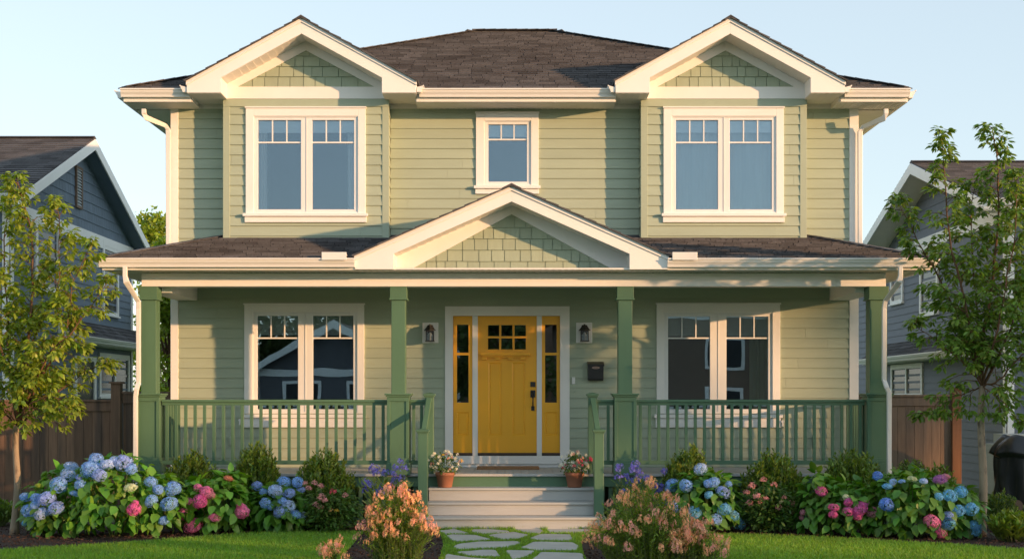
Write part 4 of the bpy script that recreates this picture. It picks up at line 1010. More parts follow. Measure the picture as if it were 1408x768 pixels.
def coral_plant(label, name, px, Yc, R, h, seed, n, ncl, lean=0, ry_=None):
    r = random.Random(seed); cx = X(px, Yc); t = thing(name, label, 'alstroemeria', (cx, Yc, 0), 'coral flowered clumps beside the path'); st = MB(); it = []; ends = []
    ry_ = ry_ or R * .7
    for i in range(n):
        a = r.uniform(0, 6.28); q = sqrt(r.random()); hz = h * (1 - .62 * q ** 2.2) * r.uniform(.55, 1.04)
        if r.random() < .18: hz *= 1.08
        p0 = Vector((cx + .62 * R * q * cos(a), Yc + .62 * ry_ * q * sin(a), 0)); p2 = Vector((cx + R * q * cos(a) + lean * hz + r.gauss(0, .03), Yc + ry_ * q * sin(a), hz)); p1 = p0.lerp(p2, .5) + Vector((-.05 * cos(a), -.05 * sin(a), hz * .08))
        st.tube([p0, p1, p2], [.0035, .0028, .0018], 4, cap=False)
        for k in range(int(hz / .017)):
            f = (k + 1) / (hz / .017) * .96; p = (p0.lerp(p1, f * 2) if f < .5 else p1.lerp(p2, f * 2 - 1)); s = rdir(r)
            L_ = r.uniform(.03, .065); it.append((p, Vector((s.x, s.y, .45)), Vector((0, 0, 1)) + rdir(r) * .6, L_, L_ * .26))
        ends.append((p2, q, a))
    # flowers at the ends of stems, keeping those toward the path and the lawn
    r.shuffle(ends); ends2 = ends[:]; ends = [e for e in ends if math.sin(e[2]) < .35 or e[1] < .5][:ncl]
    for p2, q, a in ends:
        col = 'coral' if r.random() < .62 else 'coralpink'; s_ = r.uniform(.034, .058)
        o = put(t, 'flower_cluster', cluster_mesh(col, r.randint(0, 3), 22, .30, 5, 1.0), p2, s_, r, .3); o.scale = (s_ * r.uniform(.7, 1), s_ * r.uniform(.7, 1), s_ * r.uniform(1.1, 1.9))
    m1 = MB(); slim(m1, it); m1.build('foliage', M['coralleaf'], t); st.build('stems', M['stem'], t)
coral_plant('tall coral alstroemeria clump beside the path, on the daisy pot side', 'alstroemeria', 545, 13.95, .41, .82, 4, 300, 84, .02)
coral_plant('broad coral alstroemeria clump beside the path, on the mailbox side', 'alstroemeria', 885, 13.95, .60, .82, 5, 430, 92, -.02)
coral_plant('lower coral clump spreading over the lawn from the broad one', 'alstroemeria', 958, 13.9, .34, .45, 6, 130, 42, .02)
coral_plant('tiny coral-flowered plant alone on the lawn edge', 'alstroemeria', 460, 13.7, .17, .26, 7, 24, 12, 0)

# pots on the second step
def flower_pot(label, px, main, others, seed):
    Yp = 18.09; x = X(px, Yp); z0 = DECK - .17 + .001; t = thing('flower_pot', label, 'flower pot', (x, Yp, z0), 'flower pots on the top step')
    MB().lathe([(.001, 0), (.085, 0), (.092, .01), (.118, .155), (.128, .157), (.132, .20), (.122, .203), (.112, .195), (.105, .17), (.001, .17)], 28, (x, Yp, z0)).build('pot', M['terracotta'], t, smooth=True)
    MB().lathe([(.001, .185), (.107, .18)], 20, (x, Yp, z0)).build('soil', M['soil'], t)
    r = random.Random(seed); it = []; fl = {}
    for i in range(520):
        d = rdir(r); rr = r.uniform(.4, 1.0); p = Vector((x + d.x * .21 * rr, Yp + d.y * .18 * rr, z0 + .30 + d.z * .15 * rr)); L_ = r.uniform(.025, .05)
        it.append((p, d + rdir(r) * .5, Vector((0, -.3, 1)) + rdir(r) * .5, L_, L_ * .5))
    m1 = MB(); leaves(m1, it, .1, .1); m1.build('foliage', M['smleaf'], t)
    st = MB()
    for i in range(9):
        a = i * .7; st.tube([(x, Yp, z0 + .17), (x + .13 * cos(a), Yp + .1 * sin(a), z0 + .38)], .003, 4)
    st.build('stems', M['stem'], t)
    for i in range(46):
        d = rdir(r); d.y = -abs(d.y); d.z = d.z * .8 + .2; col = main if r.random() < .66 else r.choice(others)
        p = Vector((x + d.x * .225, Yp + d.y * .19, z0 + .31 + d.z * .17))
        if col == 'rose': p.x = x + d.x * .22; 
        o = put(t, 'flower', cluster_mesh(col, r.randint(0, 2), 7, .75, 6, .6), p, r.uniform(.016, .024), r)
flower_pot('terracotta pot of small white daisies standing on the top step', 612, 'white_', ['white_', 'coralpink', 'yell'], 3)
flower_pot('terracotta pot of white and crimson flowers standing on the top step', 790, 'white_', ['rose', 'rose', 'rose', 'coralpink', 'yell'], 4)
# shade trees down the street: (distance toward the sun, distance across, height, crown radius, leaves)
SHADE = [(62, 0.5, 12.6, 3.6, 2300), (64, 5.0, 12.0, 3.4, 2300), (61, 9.2, 11.6, 3.2, 2200), (64, 13.2, 11.0, 3.0, 1100), (62, 17.0, 12.2, 3.2, 1300), (64, 20.8, 13.4, 3.4, 3400), (62, 25.0, 14.2, 3.8, 3800)]
# ------------------------------------------------------------------ fences
def fence(label, x0, x1, Y, zt, posts, mt, seed, caps=True, rail=True):
    t = thing('fence', label, 'fence', ((x0 + x1) / 2, Y, 0)); r = random.Random(seed); b = MB(); x = x0
    while x < x1 - .02:
        w_ = min(.138, x1 - x); dz = r.uniform(-.004, .004); b.box(x + .0015, x + w_ - .0015, Y + r.uniform(0, .004), Y + .022, .04, zt - .14 + dz); x += .14
    b.build('board_panel', mt, t)
    MB().box(x0, x1, Y - .022, Y - .0005, zt - .15, zt - .0).build('top_rail', mt, t, bevel=.004)
    MB().box(x0 - .01, x1 + .01, Y - .045, Y + .06, zt + .0005, zt + .035).build('cap_board', mt, t, bevel=.004)
    for xp, zp, mm in posts:
        p = MB().box(xp - .075, xp + .075, Y - .07, Y + .08, 0, zp).build('post', mm, t, bevel=.006)
        MB().box(xp - .10, xp + .10, Y - .095, Y + .105, zp + .0005, zp + .03).build('post_cap', mm, p, bevel=.004)
    return t
fence('dark cedar board fence running behind the slim tree, low cap board on top', -13.0, X(153, 21.6), 21.6, Z(552, 21.6), [(-8.9, 1.7, M['fence'])], M['fence'], 1)
fence('short cedar fence panel with a capped post, closing the gap to the house corner', X(169, 21.6), -5.15, 21.6, Z(541, 21.6), [(X(160.5, 21.6), Z(527, 21.6), M['fence'])], M['fence'], 2)
fence('weathered cedar fence panel between the house and the covered grill, with a reddish gate post', 5.15, X(1307, 22), 22.0, Z(545, 22), [(X(1314, 22), Z(535, 22), M['cedar'])], M['fencer'], 3)
MB().lathe([(.03, 0), (.03, .02), (.001, .02)], 10, (0, 0, 0))

# ------------------------------------------------------------------ neighbouring houses
def nb_house(label, sgn, xw, y0, y1, zeave, zr, yr, depth, wallm, shakem, wins, skirt, band_z, over=.32, vent=True, seed=1, extra=None):
    """gable end faces the green house; sgn=-1 stands on the -X side"""
    t = thing('house', label, 'house', (sgn * xw, (y0 + y1) / 2, 0)); xo = sgn * xw
    yc = (y0 + y1) / 2; zb = 0
    s = (zr - zeave) / (yc - (y0 - .35))
    w0 = MB(); U = (0, 1, 0); N = (-sgn, 0, 0)
    zt = lambda y: zr - s * abs(y - yc) - .12
    tiles(w0, (xo, 0, 0), U, (0, 0, 1), N, [(y0, 0), (y1, 0), (y1, min(zt(y1), band_z)), (y0, min(zt(y0), band_z))], .155, .016, seed=seed)
    w0.box(xo + sgn * .01, xo + sgn * depth, y0, y1, 0, zt(y0) - .05)
    w0.prism([(xo + sgn * .012, y0, zt(y0) - .06), (xo + sgn * .012, yc, zt(yc)), (xo + sgn * .012, y1, zt(y1) - .06)], (sgn * .1, 0, 0))
    tiles(w0, (xo, y0, 0), (1, 0, 0), (0, 0, 1), (0, -1, 0), [(0, 0), (sgn * depth, 0), (sgn * depth, zt(y0)), (0, zt(y0))], .155, .016, seed=seed)
    w0.build('wall', wallm, t)
    g = MB(); k = s; gy = (zr - .12 - band_z) / s
    tiles(g, (xo, yc, band_z), U, (0, 0, 1), N, [(-gy, 0), (gy, 0), (0, zr - .12 - band_z)], .2, .016, (.1, .2), seed, .004)
    g.build('gable_wall', shakem, t)
    gw = min(gy, (y1 - y0) / 2)
    MB().box(xo - sgn * .04, xo, yc - gw, yc + gw, band_z - .26, band_z).build('band_board', M['white'], t, bevel=.004)
    for yy in (y0, y1 - .12): MB().box(xo - sgn * .03, xo + sgn * .1, yy, yy + .12, 0, zt(y0) - .1).build('corner_board', M['white'], t)
    MB().box(xo + sgn * .001, xo + sgn * .12, y0 - .03, y0 - .001, 0, zt(y0) - .1).build('corner_board', M['white'], t)
    # roof
    rf = MB(); T_ = sqrt(1 + s * s); xe = xo - sgn * over; run = yc - (y0 - .35)
    for q in (-1, 1):
        O = Vector((xe, yc + q * run, zr - s * run)); tiles(rf, O, (sgn, 0, 0), (0, -q, s), (0, q * s, 1), [(0, 0), (depth + over, 0), (depth + over, run * T_), (0, run * T_)], .17, .018, (.2, .4), seed + q, .005, .02)
    rf.prism([(xe, yc - .12, zr + .0), (xe, yc, zr + .045), (xe, yc + .12, zr + .0)], (sgn * (depth + over), 0, 0))
    R_ = rf.build('roof', M['roof'], t)
    rb = MB(); 
    for q in (-1, 1):
        rb.prism([(xe - sgn * .02, yc, zr - .02), (xe - sgn * .02, yc + q * run, zr - s * run - .02), (xe - sgn * .02, yc + q * run, zr - s * run - .22), (xe - sgn * .02, yc, zr - .24)], (sgn * .03, 0, 0))
    rb.build('rake_board', M['white'], t, bevel=.004)
    so_ = MB()
    for q in (-1, 1):
        so_.prism([(xe + sgn * .012, yc, zr - .20), (xe + sgn * .012, yc + q * run, zr - s * run - .20), (xe + sgn * .012, yc + q * run, zr - s * run - .17), (xe + sgn * .012, yc, zr - .17)], (sgn * (over + .02), 0, 0))
    so_.build('soffit', M['soffit'] if sgn > 0 else M['blue'], t)
    for q in (-1, 1):
        ye = yc + q * run; MB().box(xe, xo + sgn * depth, ye - .03, ye + .03, zr - s * run - .2, zr - s * run - .03).build('fascia', M['white'], t)
        gm = MB(); gutter(gm, (xe + sgn * .1, ye + q * .03, 0), (xo + sgn * depth, ye + q * .03, 0), (0, q, 0), zr - s * run - .02); gm.build('gutter', M['vinyl'], t)
    MB().box(xe + sgn * .01, xo, yc - run, yc - run + .35, zr - s * run - .22, zr - s * run - .19).box(xe + sgn * .01, xo, yc + run - .35, yc + run, zr - s * run - .22, zr - s * run - .19).build('eave_return', M['white'], t)
    if vent:
        v = MB(); ym = yc - .1; zc = zr - 1.02
        for (a, b, c, d) in ((ym - .20, ym - .15, zc - .42, zc + .42), (ym + .15, ym + .2, zc - .42, zc + .42), (ym - .15, ym + .15, zc + .37, zc + .42), (ym - .15, ym + .15, zc - .42, zc - .37)): v.box(xo - sgn * .05, xo, a, b, c, d)
        v = v.build('gable_vent', M['fencer'], t)
        l = MB(); z = zc - .36
        while z < zc + .36: l.prism([(xo - sgn * .045, ym - .148, z), (xo - sgn * .015, ym - .148, z + .045), (xo - sgn * .012, ym - .148, z + .035), (xo - sgn * .042, ym - .148, z - .01)], (0, .296, 0)); z += .06
        l.build('louvre', M['greylite'], v)
    for (a, b, c, d, n) in wins:
        f = MB(); e = .11; xx = xo - sgn * .045
        f.box(xx, xo, a, a + e, c, d); f.box(xx, xo, b - e, b, c, d); f.box(xx, xo, a + e, b - e, d - e, d); f.box(xx - sgn * .03, xo, a - .03, b + .03, c - .04, c - .0005); f.box(xx, xo, a + e, b - e, c, c + .07)
        for i in range(1, n): ym = a + (b - a) * i / n; f.box(xx, xo, ym - .05, ym + .05, c + .07, d - e)
        f = f.build('window', M['white'], t, bevel=.004)
        MB().box(xo - sgn * .012, xo - sgn * .004, a + e, b - e, c + .07, d - e).box(xo - sgn * .024, xo - sgn * .0125, a + e, b - e, (c + d) / 2 - .02, (c + d) / 2 + .02).build('pane', M['darkglass'], f)
    if skirt:
        (a, b, xs, ze, zwl) = skirt; s_ = MB()
        sl = (zwl - ze) / (xw - xs)
        tiles(s_, (sgn * xs, a, ze), (0, 1, 0), (sgn, 0, sl), (-sgn * sl, 0, 1), [(0, 0), (b - a, 0), (b - a, (xw - xs) * sqrt(1 + sl * sl)), (0, (xw - xs) * sqrt(1 + sl * sl))], .14, .014, (.2, .4), 4, .004)
        s_ = s_.build('lower_roof', M['roof'], t)
        gm = MB(); gutter(gm, (sgn * (xs + .03), a, 0), (sgn * (xs + .03), b, 0), (-sgn, 0, 0), ze - .0); gm.build('gutter', M['vinyl'], t)
        MB().prism([(sgn * (xs + .031), a, ze - .13), (sgn * xw, a, ze - .13), (sgn * xw, a, zwl), (sgn * (xs + .031), a, ze)], (0, .04, 0)).box(sgn * (xs + .031), sgn * xw, a + .041, b, ze - .13, ze - .11).build('fascia', M['white'], t)
    if extra: extra(t, xo)
    return t
def ex_left(t, xo):
    # patio door under the lower roof
    f = MB(); f.box(xo + .001, xo + .05, 27.1, 27.25, .3, 2.55); f.box(xo + .001, xo + .05, 28.35, 28.5, .3, 2.55); f.box(xo + .001, xo + .05, 27.251, 28.349, 2.45, 2.55)
    f = f.build('door_frame', M['white'], t); MB().box(xo + .002, xo + .02, 27.25, 28.35, .3, 2.45).build('pane', M['darkglass'], f)
nb_house('slate blue house with a louvred gable vent and brown roof, behind the cedar fence', -1, 8.8, 23.7, 31.3, 5.23, 6.97, 27.5, 9.0, M['blue'], M['blueshake'],
         [(24.9, 26.2, 3.72, 5.03, 1), (29.0, 30.15, 3.5, 5.08, 1), (28.75, 31.0, 1.72, 2.66, 2)], (26.2, 31.7, 8.32, 2.9, 3.25), 5.15, seed=3, extra=ex_left)
def ex_right(t, xo):
    # low porch with vertical slats, facing the street
    MB().box(8.4, 15, 23.0, 23.6, .9, 1.08).build('porch_sill', M['greylite'], t)
    s = MB(); x = 8.42
    while x < 15: s.box(x, x + .07, 23.05, 23.09, .05, .899); x += .13
    s.build('porch_skirt', M['blue'], t)
    MB().box(8.4, 15, 23.12, 23.99, .02, .895).build('porch_base', M['greylite'], t)
    for x in (10.3, 12.6):
        f = MB(); f.box(x, x + 1.3, 24.0 - .05, 24.03, 3.6, 5.0); f = f.build('window', M['white'], t); MB().box(x + .12, x + 1.18, 23.938, 23.9495, 3.72, 4.88).build('pane', M['darkglass'], f)
    f = MB().box(9.2, 11.0, 23.95, 24.03, 1.3, 2.7).build('window', M['white'], t); MB().box(9.32, 10.88, 23.938, 23.9495, 1.42, 2.58).build('pane', M['darkglass'], f)
def ex_right2(t, xo):
    ex_right(t, xo)
    m_ = MB(); tiles(m_, (xo, 31.95, 0), (0, 1, 0), (0, 0, 1), (-1, 0, 0), [(0, 0), (4.5, 0), (4.5, 4.6), (0, 4.6)], .155, .016, seed=8)
    m_.box(xo + .01, xo + 7, 31.95, 36.4, 0, 4.6).build('rear_wing_wall', M['grey'], t)
    MB().prism([(xo - .3, 31.9, 4.6), (xo - .3, 36.7, 4.6), (xo + 3.5, 36.7, 5.9), (xo + 3.5, 31.9, 5.9)], (0, 0, .12)).build('rear_wing_roof', M['roof'], t)
nb_house('blue grey house with a white rake and pale front, behind the taller tree', 1, 8.8, 24.05, 31.9, 5.2, 6.56, 28.2, 9.0, M['grey'], M['grey'],
         [(30.35, 31.35, 3.85, 5.0, 1), (27.85, 29.1, 3.45, 4.85, 1), (28.9, 31.3, 1.72, 2.45, 2)], (25.5, 32.2, 8.3, 2.6, 2.95), 5.1, seed=5, vent=False, extra=ex_right2, over=.55)

# covered grill beside the other house
r = random.Random(4); t = thing('covered_grill', 'garden grill under a crumpled black cover, past the cedar fence', 'grill', (7.95, 20.6, 0))
mb = MB(); nu, nv = 56, 30; vs = []
for j in range(nv + 1):
    f = j / nv; z = .10 + f * 1.02
    for i in range(nu):
        a = 2 * pi * i / nu; ca, sa = cos(a), sin(a); k = 1 / max(abs(ca) ** .8 + 0 * 1, .001) if False else 1
        q = (abs(ca) ** 3.2 + abs(sa) ** 3.2) ** (-1 / 3.2); rr = (.50 if f < .72 else .56 * (1 - ((f - .72) / .28) ** 2 * .30))
        fold = 1 + (.075 * sin(a * 9 + f * 3) + .05 * sin(a * 17 + 2 - f * 6)) * (1.1 - f * .7)
        vs.append((7.98 + q * ca * rr * 1.15 * fold, 20.6 + q * sa * rr * .6 * fold, z + .03 * sin(a * 5 + 1) * f))
fs = [(j * nu + i, j * nu + (i + 1) % nu, (j + 1) * nu + (i + 1) % nu, (j + 1) * nu + i) for j in range(nv) for i in range(nu)] + [tuple(nv * nu + i for i in range(nu))]
mb.add(vs, fs).build('cover', M['tarp'], t, smooth=True)
w_ = MB()
for x in (7.55, 8.4): w_.tube([(x, 20.22, .09), (x, 20.27, .09)], .09, 18)
w_.build('wheel', M['rubber'], t)

# ------------------------------------------------------------------ trees
def young_tree(name, label, base, trunk_top, leaders, leafm, seed, rt=.055, leafn=6, L=(.06, .105), group=None):
    """leaders: list of 3-D paths; twigs and drooping leaflets grow from them"""
    r = random.Random(seed); t = thing(name, label, 'tree', base, group); b = Vector(base)
    tk = MB(); n = 14; tt = Vector(trunk_top)
    pth = []; rad = []
    for i in range(n + 1):
        f = i / n; p = b.lerp(tt, f) + Vector((.018 * sin(f * 7 + seed), .015 * cos(f * 5), 0)); pth.append(p); rad.append(rt * (1.28 - .28 * min(1, f * 8)) * (1 - .32 * f))
    tk.tube(pth, rad, 14); tk.build('trunk', M['bark'], t, smooth=True)
    br = MB(); it = []
    def leafy(p, d, m_):
        for k in range(m_):
            s = rdir(r); L_ = r.uniform(*L)
            it.append((p + s * .03, Vector((d.x * .6 + s.x, d.y * .6 + s.y, s.z * .45 - .42 + d.z * .2)), Vector((0, 0, 1)) + rdir(r) * .7, L_, L_ * .46))
    def spline(pts, m_):
        outp = []
        for i in range(m_ + 1):
            f = i / m_ * (len(pts) - 1); a = min(int(f), len(pts) - 2); u = f - a
            p0 = pts[max(a - 1, 0)]; p1 = pts[a]; p2 = pts[a + 1]; p3 = pts[min(a + 2, len(pts) - 1)]
            outp.append(.5 * ((2 * p1) + (p2 - p0) * u + (2 * p0 - 5 * p1 + 4 * p2 - p3) * u * u + (3 * p1 - p0 - 3 * p2 + p3) * u ** 3))
        return outp
    for (pts, r0, dens, spread) in leaders:
        P_ = spline([Vector(p) for p in pts], 16); m_ = len(P_)
        P_ = [p + rdir(r) * .012 for p in P_]
        br.tube(P_, [r0 * .78 * (1 - .82 * i / (m_ - 1)) for i in range(m_)], 7)
        ln = sum((P_[i + 1] - P_[i]).length for i in range(m_ - 1)); nt_ = int(ln * dens)
        for k in range(nt_):
            f = .12 + .88 * (k + r.random()) / nt_; i = min(int(f * (m_ - 1)), m_ - 2); p = P_[i].lerp(P_[i + 1], f * (m_ - 1) - i); d = (P_[i + 1] - P_[i]).normalized()
            s = rdir(r); s = (s - d * s.dot(d)).normalized(); sl_ = spread * (1.12 - f) * r.uniform(.45, 1.1) + .07
            e = p + (s * .85 + d * .5) * sl_; md = p.lerp(e, .5) + Vector((0, 0, .04 * sl_)); e = e - Vector((0, 0, .1 * sl_))
            br.tube([p, md, e], [.0055, .004, .002], 4, cap=False)
            q = max(2, int(sl_ / .075))
            for j in range(q):
                g_ = (j + 1) / q; pp_ = (p.lerp(md, g_ * 2) if g_ < .5 else md.lerp(e, g_ * 2 - 1)); leafy(pp_, (e - p).normalized(), r.randint(2, leafn // 2 + 1))
            leafy(e, (e - p).normalized(), leafn)
        leafy(P_[-1], Vector((0, 0, .3)), leafn + 2)
    br.build('branches', M['barkdark'], t, smooth=True)
    lf = MB(); leaves(lf, it, .12, .20); lf.build('crown', leafm, t, smooth=True)
    return t
def LP(base, off, px_list, Y): return [base] + [(X(a, Y + dy), Y + dy, Z(b, Y + dy)) for a, b, dy in px_list]
Yt = 16.85; bL = (X(21, Yt), Yt, 0); tL = (X(24, Yt), Yt, Z(585, Yt)); aL = tL
young_tree('young_tree', 'slim young tree with yellow-green leaves, in front of the slate blue house', bL, tL, [
    (LP(aL, 0, [(30, 520, 0), (40, 450, .1), (45, 380, .15), (42, 310, .1), (20, 240, 0)], Yt), .034, 21, .50),
    (LP(aL, 0, [(18, 530, -.1), (-5, 460, -.2), (-20, 380, -.2), (-30, 300, -.1)], Yt), .028, 19, .55),
    (LP(aL, 0, [(45, 540, -.1), (80, 480, -.3), (118, 430, -.3), (150, 385, -.2)], Yt), .024, 19, .42),
    (LP(aL, 0, [(60, 555, .1), (105, 520, .2), (150, 496, .2)], Yt), .019, 19, .38),
    (LP(aL, 0, [(45, 470, .3), (78, 400, .3), (82, 330, .3), (78, 275, .2)], Yt), .024, 19, .42),
    (LP(aL, 0, [(12, 500, .3), (10, 430, .35), (5, 330, .3), (22, 262, .2)], Yt), .024, 18, .45),
    (LP(aL, 0, [(0, 560, 0), (-30, 520, -.2), (-60, 490, -.2)], Yt), .018, 17, .4),
    (LP(aL, 0, [(60, 500, -.3), (92, 450, -.35), (100, 390, -.3), (128, 335, -.3)], Yt), .02, 17, .36),
    (LP(aL, 0, [(35, 560, -.3), (70, 545, -.4), (105, 560, -.4)], Yt), .014, 17, .3),
    (LP(aL, 0, [(10, 565, -.2), (-8, 560, -.4), (-20, 590, -.4)], Yt), .012, 16, .3)], M['leafL'], 11, rt=.050, leafn=11)
Yt = 16.6; bR = (X(1350, Yt), Yt, 0); tR = (X(1350.5, Yt), Yt, Z(530, Yt)); aR = tR
young_tree('young_tree', 'taller young tree with deep green leaves, at the covered grill end of the bed', bR, tR, [
    (LP(aR, 0, [(1352, 470, 0), (1362, 400, .1), (1372, 320, .1), (1372, 240, 0), (1365, 175, 0)], Yt), .034, 23, .52),
    (LP(aR, 0, [(1340, 480, -.1), (1322, 400, -.15), (1306, 330, -.2), (1300, 250, -.2), (1295, 185, -.2)], Yt), .028, 21, .36),
    (LP(aR, 0, [(1330, 505, -.1), (1290, 470, -.2), (1252, 445, -.2)], Yt), .018, 20, .32),
    (LP(aR, 0, [(1325, 450, .1), (1290, 380, .2), (1262, 330, .2), (1232, 272, .2)], Yt), .022, 20, .34),
    (LP(aR, 0, [(1378, 480, 0), (1400, 420, .1), (1420, 340, .1), (1420, 260, 0)], Yt), .026, 21, .50),
    (LP(aR, 0, [(1345, 460, .3), (1340, 380, .35), (1335, 310, .3), (1340, 250, .25)], Yt), .022, 19, .44),
    (LP(aR, 0, [(1375, 520, -.2), (1410, 480, -.3), (1450, 430, -.2)], Yt), .018, 18, .44),
    (LP(aR, 0, [(1372, 450, -.3), (1385, 380, -.35), (1398, 300, -.3), (1394, 235, -.2)], Yt), .02, 19, .42),
    (LP(aR, 0, [(1330, 540, .1), (1300, 548, .2), (1268, 568, .2)], Yt), .013, 18, .25),
    (LP(aR, 0, [(1365, 540, -.2), (1385, 560, -.3), (1400, 580, -.3)], Yt), .012, 18, .25)], M['leafR'], 12, rt=.056, leafn=11)
def big_tree(label, x, y, h, rad, seed, leafm, n=5200, L=(.16, .30), z0=.25, group=None):
    r = random.Random(seed); t = thing('tree', label, 'tree', (x, y, 0), group)
    MB().tube([(x, y, 0), (x + .1, y, h * .4), (x, y + .1, h * .75)], [rad * .09, rad * .07, .03], 9).build('trunk', M['bark'], t, smooth=True)
    br = MB(); it = []; blobs = []
    for i in range(26):
        a = r.uniform(0, 6.28); f = z0 + (1 - z0) * r.random() ** .8; q = rad * (1 - max(0, f - .45) * 1.45) * r.uniform(.35, .85)
        c = Vector((x + q * cos(a), y + q * sin(a), h * min(f, .93))); br_ = r.uniform(.28, .42) * rad; blobs.append((c, br_)); br.tube([(x, y, c.z * .7), c], [.05, .012], 5)
    blobs.append((Vector((x, y, h * .93)), rad * .3)); br.build('limbs', M['barkdark'], t)
    for i in range(n):
        c, q = r.choice(blobs); d = rdir(r); p = c + d * q * r.uniform(.55, 1.05); L_ = r.uniform(*L)
        it.append((p, rdir(r) + Vector((0, 0, -.3)), Vector((0, 0, 1)) + rdir(r), L_, L_ * .55))
    lf = MB(); slim(lf, it); lf.build('crown', leafm, t); return t
big_tree('distant leafy tree rising in the gap between the slate blue house and the green one', X(212, 40), 40, Z(292, 40), 1.5, 3, M['leafL'], n=5200, L=(.10, .2), z0=.1)
big_tree('second distant tree, lower, right behind the corner of the green house', X(232, 37), 37, Z(318, 37), 1.0, 4, M['leafL'], n=4000, L=(.10, .2), z0=.05)
big_tree('garden tree behind the porch corner post nearer the slate blue house', X(226, 31), 31.5, 4.2, .9, 5, M['leafL'], n=6000, L=(.08, .16), z0=.05)

# ------------------------------------------------------------------ path, beds, lawn blades
stones_px = [[(603, 731), (625, 728.5), (640, 733), (646, 734.5), (612, 735)], [(650, 729), (676, 729), (699, 731), (700, 733), (664, 735), (648, 732)],
    [(706, 728.6), (742, 728.4), (747, 731.5), (741, 734.5), (723, 733)], [(752, 728.4), (808, 729), (815, 730.5), (799, 732.8), (756, 733)],
    [(614, 737.5), (622, 736), (654, 737), (676, 743), (630, 745.5), (622, 744)], [(670, 737), (706, 732.5), (727, 736.5), (716, 741.5), (690, 742.5)],
    [(728, 741.5), (744, 735.4), (784, 736), (787, 742.5), (780, 744.2), (742, 743.8)],
    [(623, 753), (632, 749), (660, 746), (712, 745.5), (716, 748.5), (690, 754), (630, 756)], [(716, 754), (734, 746.2), (788, 747), (795, 751.5), (793, 757.5), (738, 758)],
    [(626, 760.5), (664, 757.5), (681, 757.5), (688, 766), (650, 766)], [(695, 758), (736, 758.5), (722, 767), (706, 771)],
    [(610, 776), (614, 763), (650, 768.5), (696, 772), (690, 786), (640, 792)], [(732, 771), (744, 760.5), (800, 762), (806, 775), (798, 785), (740, 786)],
    [(600, 812), (612, 798), (680, 794), (694, 806), (680, 824)], [(706, 792), (800, 792), (818, 806), (806, 826), (720, 826)], [(590, 860), (604, 832), (700, 834), (710, 866)], [(724, 838), (812, 838), (826, 872), (736, 880)],
    [(576, 930), (590, 880), (690, 884), (700, 944)], [(716, 896), (830, 890), (850, 950), (726, 964)]]
stones = []
for q in stones_px:
    P_ = [gnd(a, b) for a, b in q]; stones.append(P_)
PTH = 'flagstones of the front path'
descr = ['small wedge', 'irregular slab', 'small kite shaped slab', 'long narrow slab', 'broad slab', 'leaf shaped slab', 'four sided slab', 'long tapering slab', 'wide slab', 'pointed slab', 'small trapezoid slab']
wherep = ['touching the bottom step, on the side of the white daisy pot', 'second along the bottom step', 'third along the bottom step', 'at the bottom step on the mailbox side', 'one row below the bottom step, beside the mulch on the daisy side', 'in the middle of the second row', 'in the second row on the mailbox side', 'in the third row on the daisy side', 'in the third row on the mailbox side', 'in the fourth row on the daisy side', 'in the middle of the fourth row']
for i, P_ in enumerate(stones):
    # round the corners and roughen the outline
    r = random.Random(i); Q = []; n = len(P_)
    for k in range(n):
        a = Vector(P_[k - 1]); b = Vector(P_[k]); c = Vector(P_[(k + 1) % n]); l1 = (a - b).length; l2 = (c - b).length; e = min(.06, l1 * .3, l2 * .3)
        p0 = b + (a - b).normalized() * e; p2 = b + (c - b).normalized() * e
        for f in (0, .5, 1): q = p0.lerp(b, f).lerp(b.lerp(p2, f), f); Q.append((q.x + r.uniform(-.006, .006), q.y + r.uniform(-.006, .006)))
        m_ = max(1, int(l2 / .14))
        for f in range(1, m_): q = b.lerp(c, f / m_); Q.append((q.x + r.uniform(-.01, .01), q.y + r.uniform(-.01, .01)))
    o = MB().prism([(a, b, -.03) for a, b in Q], (0, 0, .052)).build('flagstone', M['stone'], bevel=.006)
    lb = ('%s %s' % (descr[i], wherep[i])) if i < len(descr) else 'path flagstone nearer the street, row %s on the %s side' % (['five', 'six', 'seven', 'eight'][(i - 11) // 2], ['daisy pot', 'mailbox'][(i - 11) % 2])
    tag(o, lb, 'flagstone', PTH)
bed1 = [gnd(a, b) for a, b in ((-260, 770), (-100, 764), (0, 757), (90, 752), (175, 747), (265, 740), (350, 733), (430, 732), (500, 732))] + [(-1.3, 16.9), (-1.28, 18.4), (-9, 18.6), (-9.5, 16)]
bed2 = [gnd(a, b) for a, b in ((900, 735), (960, 734.5), (1056, 736.5), (1140, 740), (1230, 745), (1320, 750), (1408, 757), (1520, 768))] + [(9.6, 15.6), (9.4, 18.8), (1.28, 18.4), (1.3, 16.9)]
bedA = [gnd(a, b) for a, b in ((600, 730), (607, 738), (610, 750), (606, 764), (594, 790), (540, 800), (480, 790), (470, 768), (488, 745), (500, 732))]
bedB = [gnd(a, b) for a, b in ((829, 733), (806, 738), (799, 748), (803, 764), (815, 790), (880, 806), (960, 794), (985, 768), (965, 748), (930, 735))]
beds = [bed1, bed2, bedA, bedB]
for i, P_ in enumerate(beds):
    m_ = MB(); n = len(P_); c = Vector((sum(p[0] for p in P_) / n, sum(p[1] for p in P_) / n, .02))
    m_.prism([(a, b, -.02) for a, b in P_], (0, 0, .024 + .001 * i)).build('mulch_bed', M['mulch'], kind='structure')
r = random.Random(77); mb = MB()
for i in range(15000):
    x = r.uniform(-7.6, 8.6); y = r.uniform(14.0, 17.6)
    k = next((P_ for P_ in beds if in_poly(x, y, P_)), None)
    if not k: continue
    p = Vector((x, y, .012 + r.uniform(0, .02))); d = rdir(r); d.z *= .3; L_ = r.uniform(.015, .045); s = rdir(r)
    mb.prism([p, p + d * L_, p + d * L_ + s * L_ * .35, p + s * L_ * .35], Vector((0, 0, .004)))
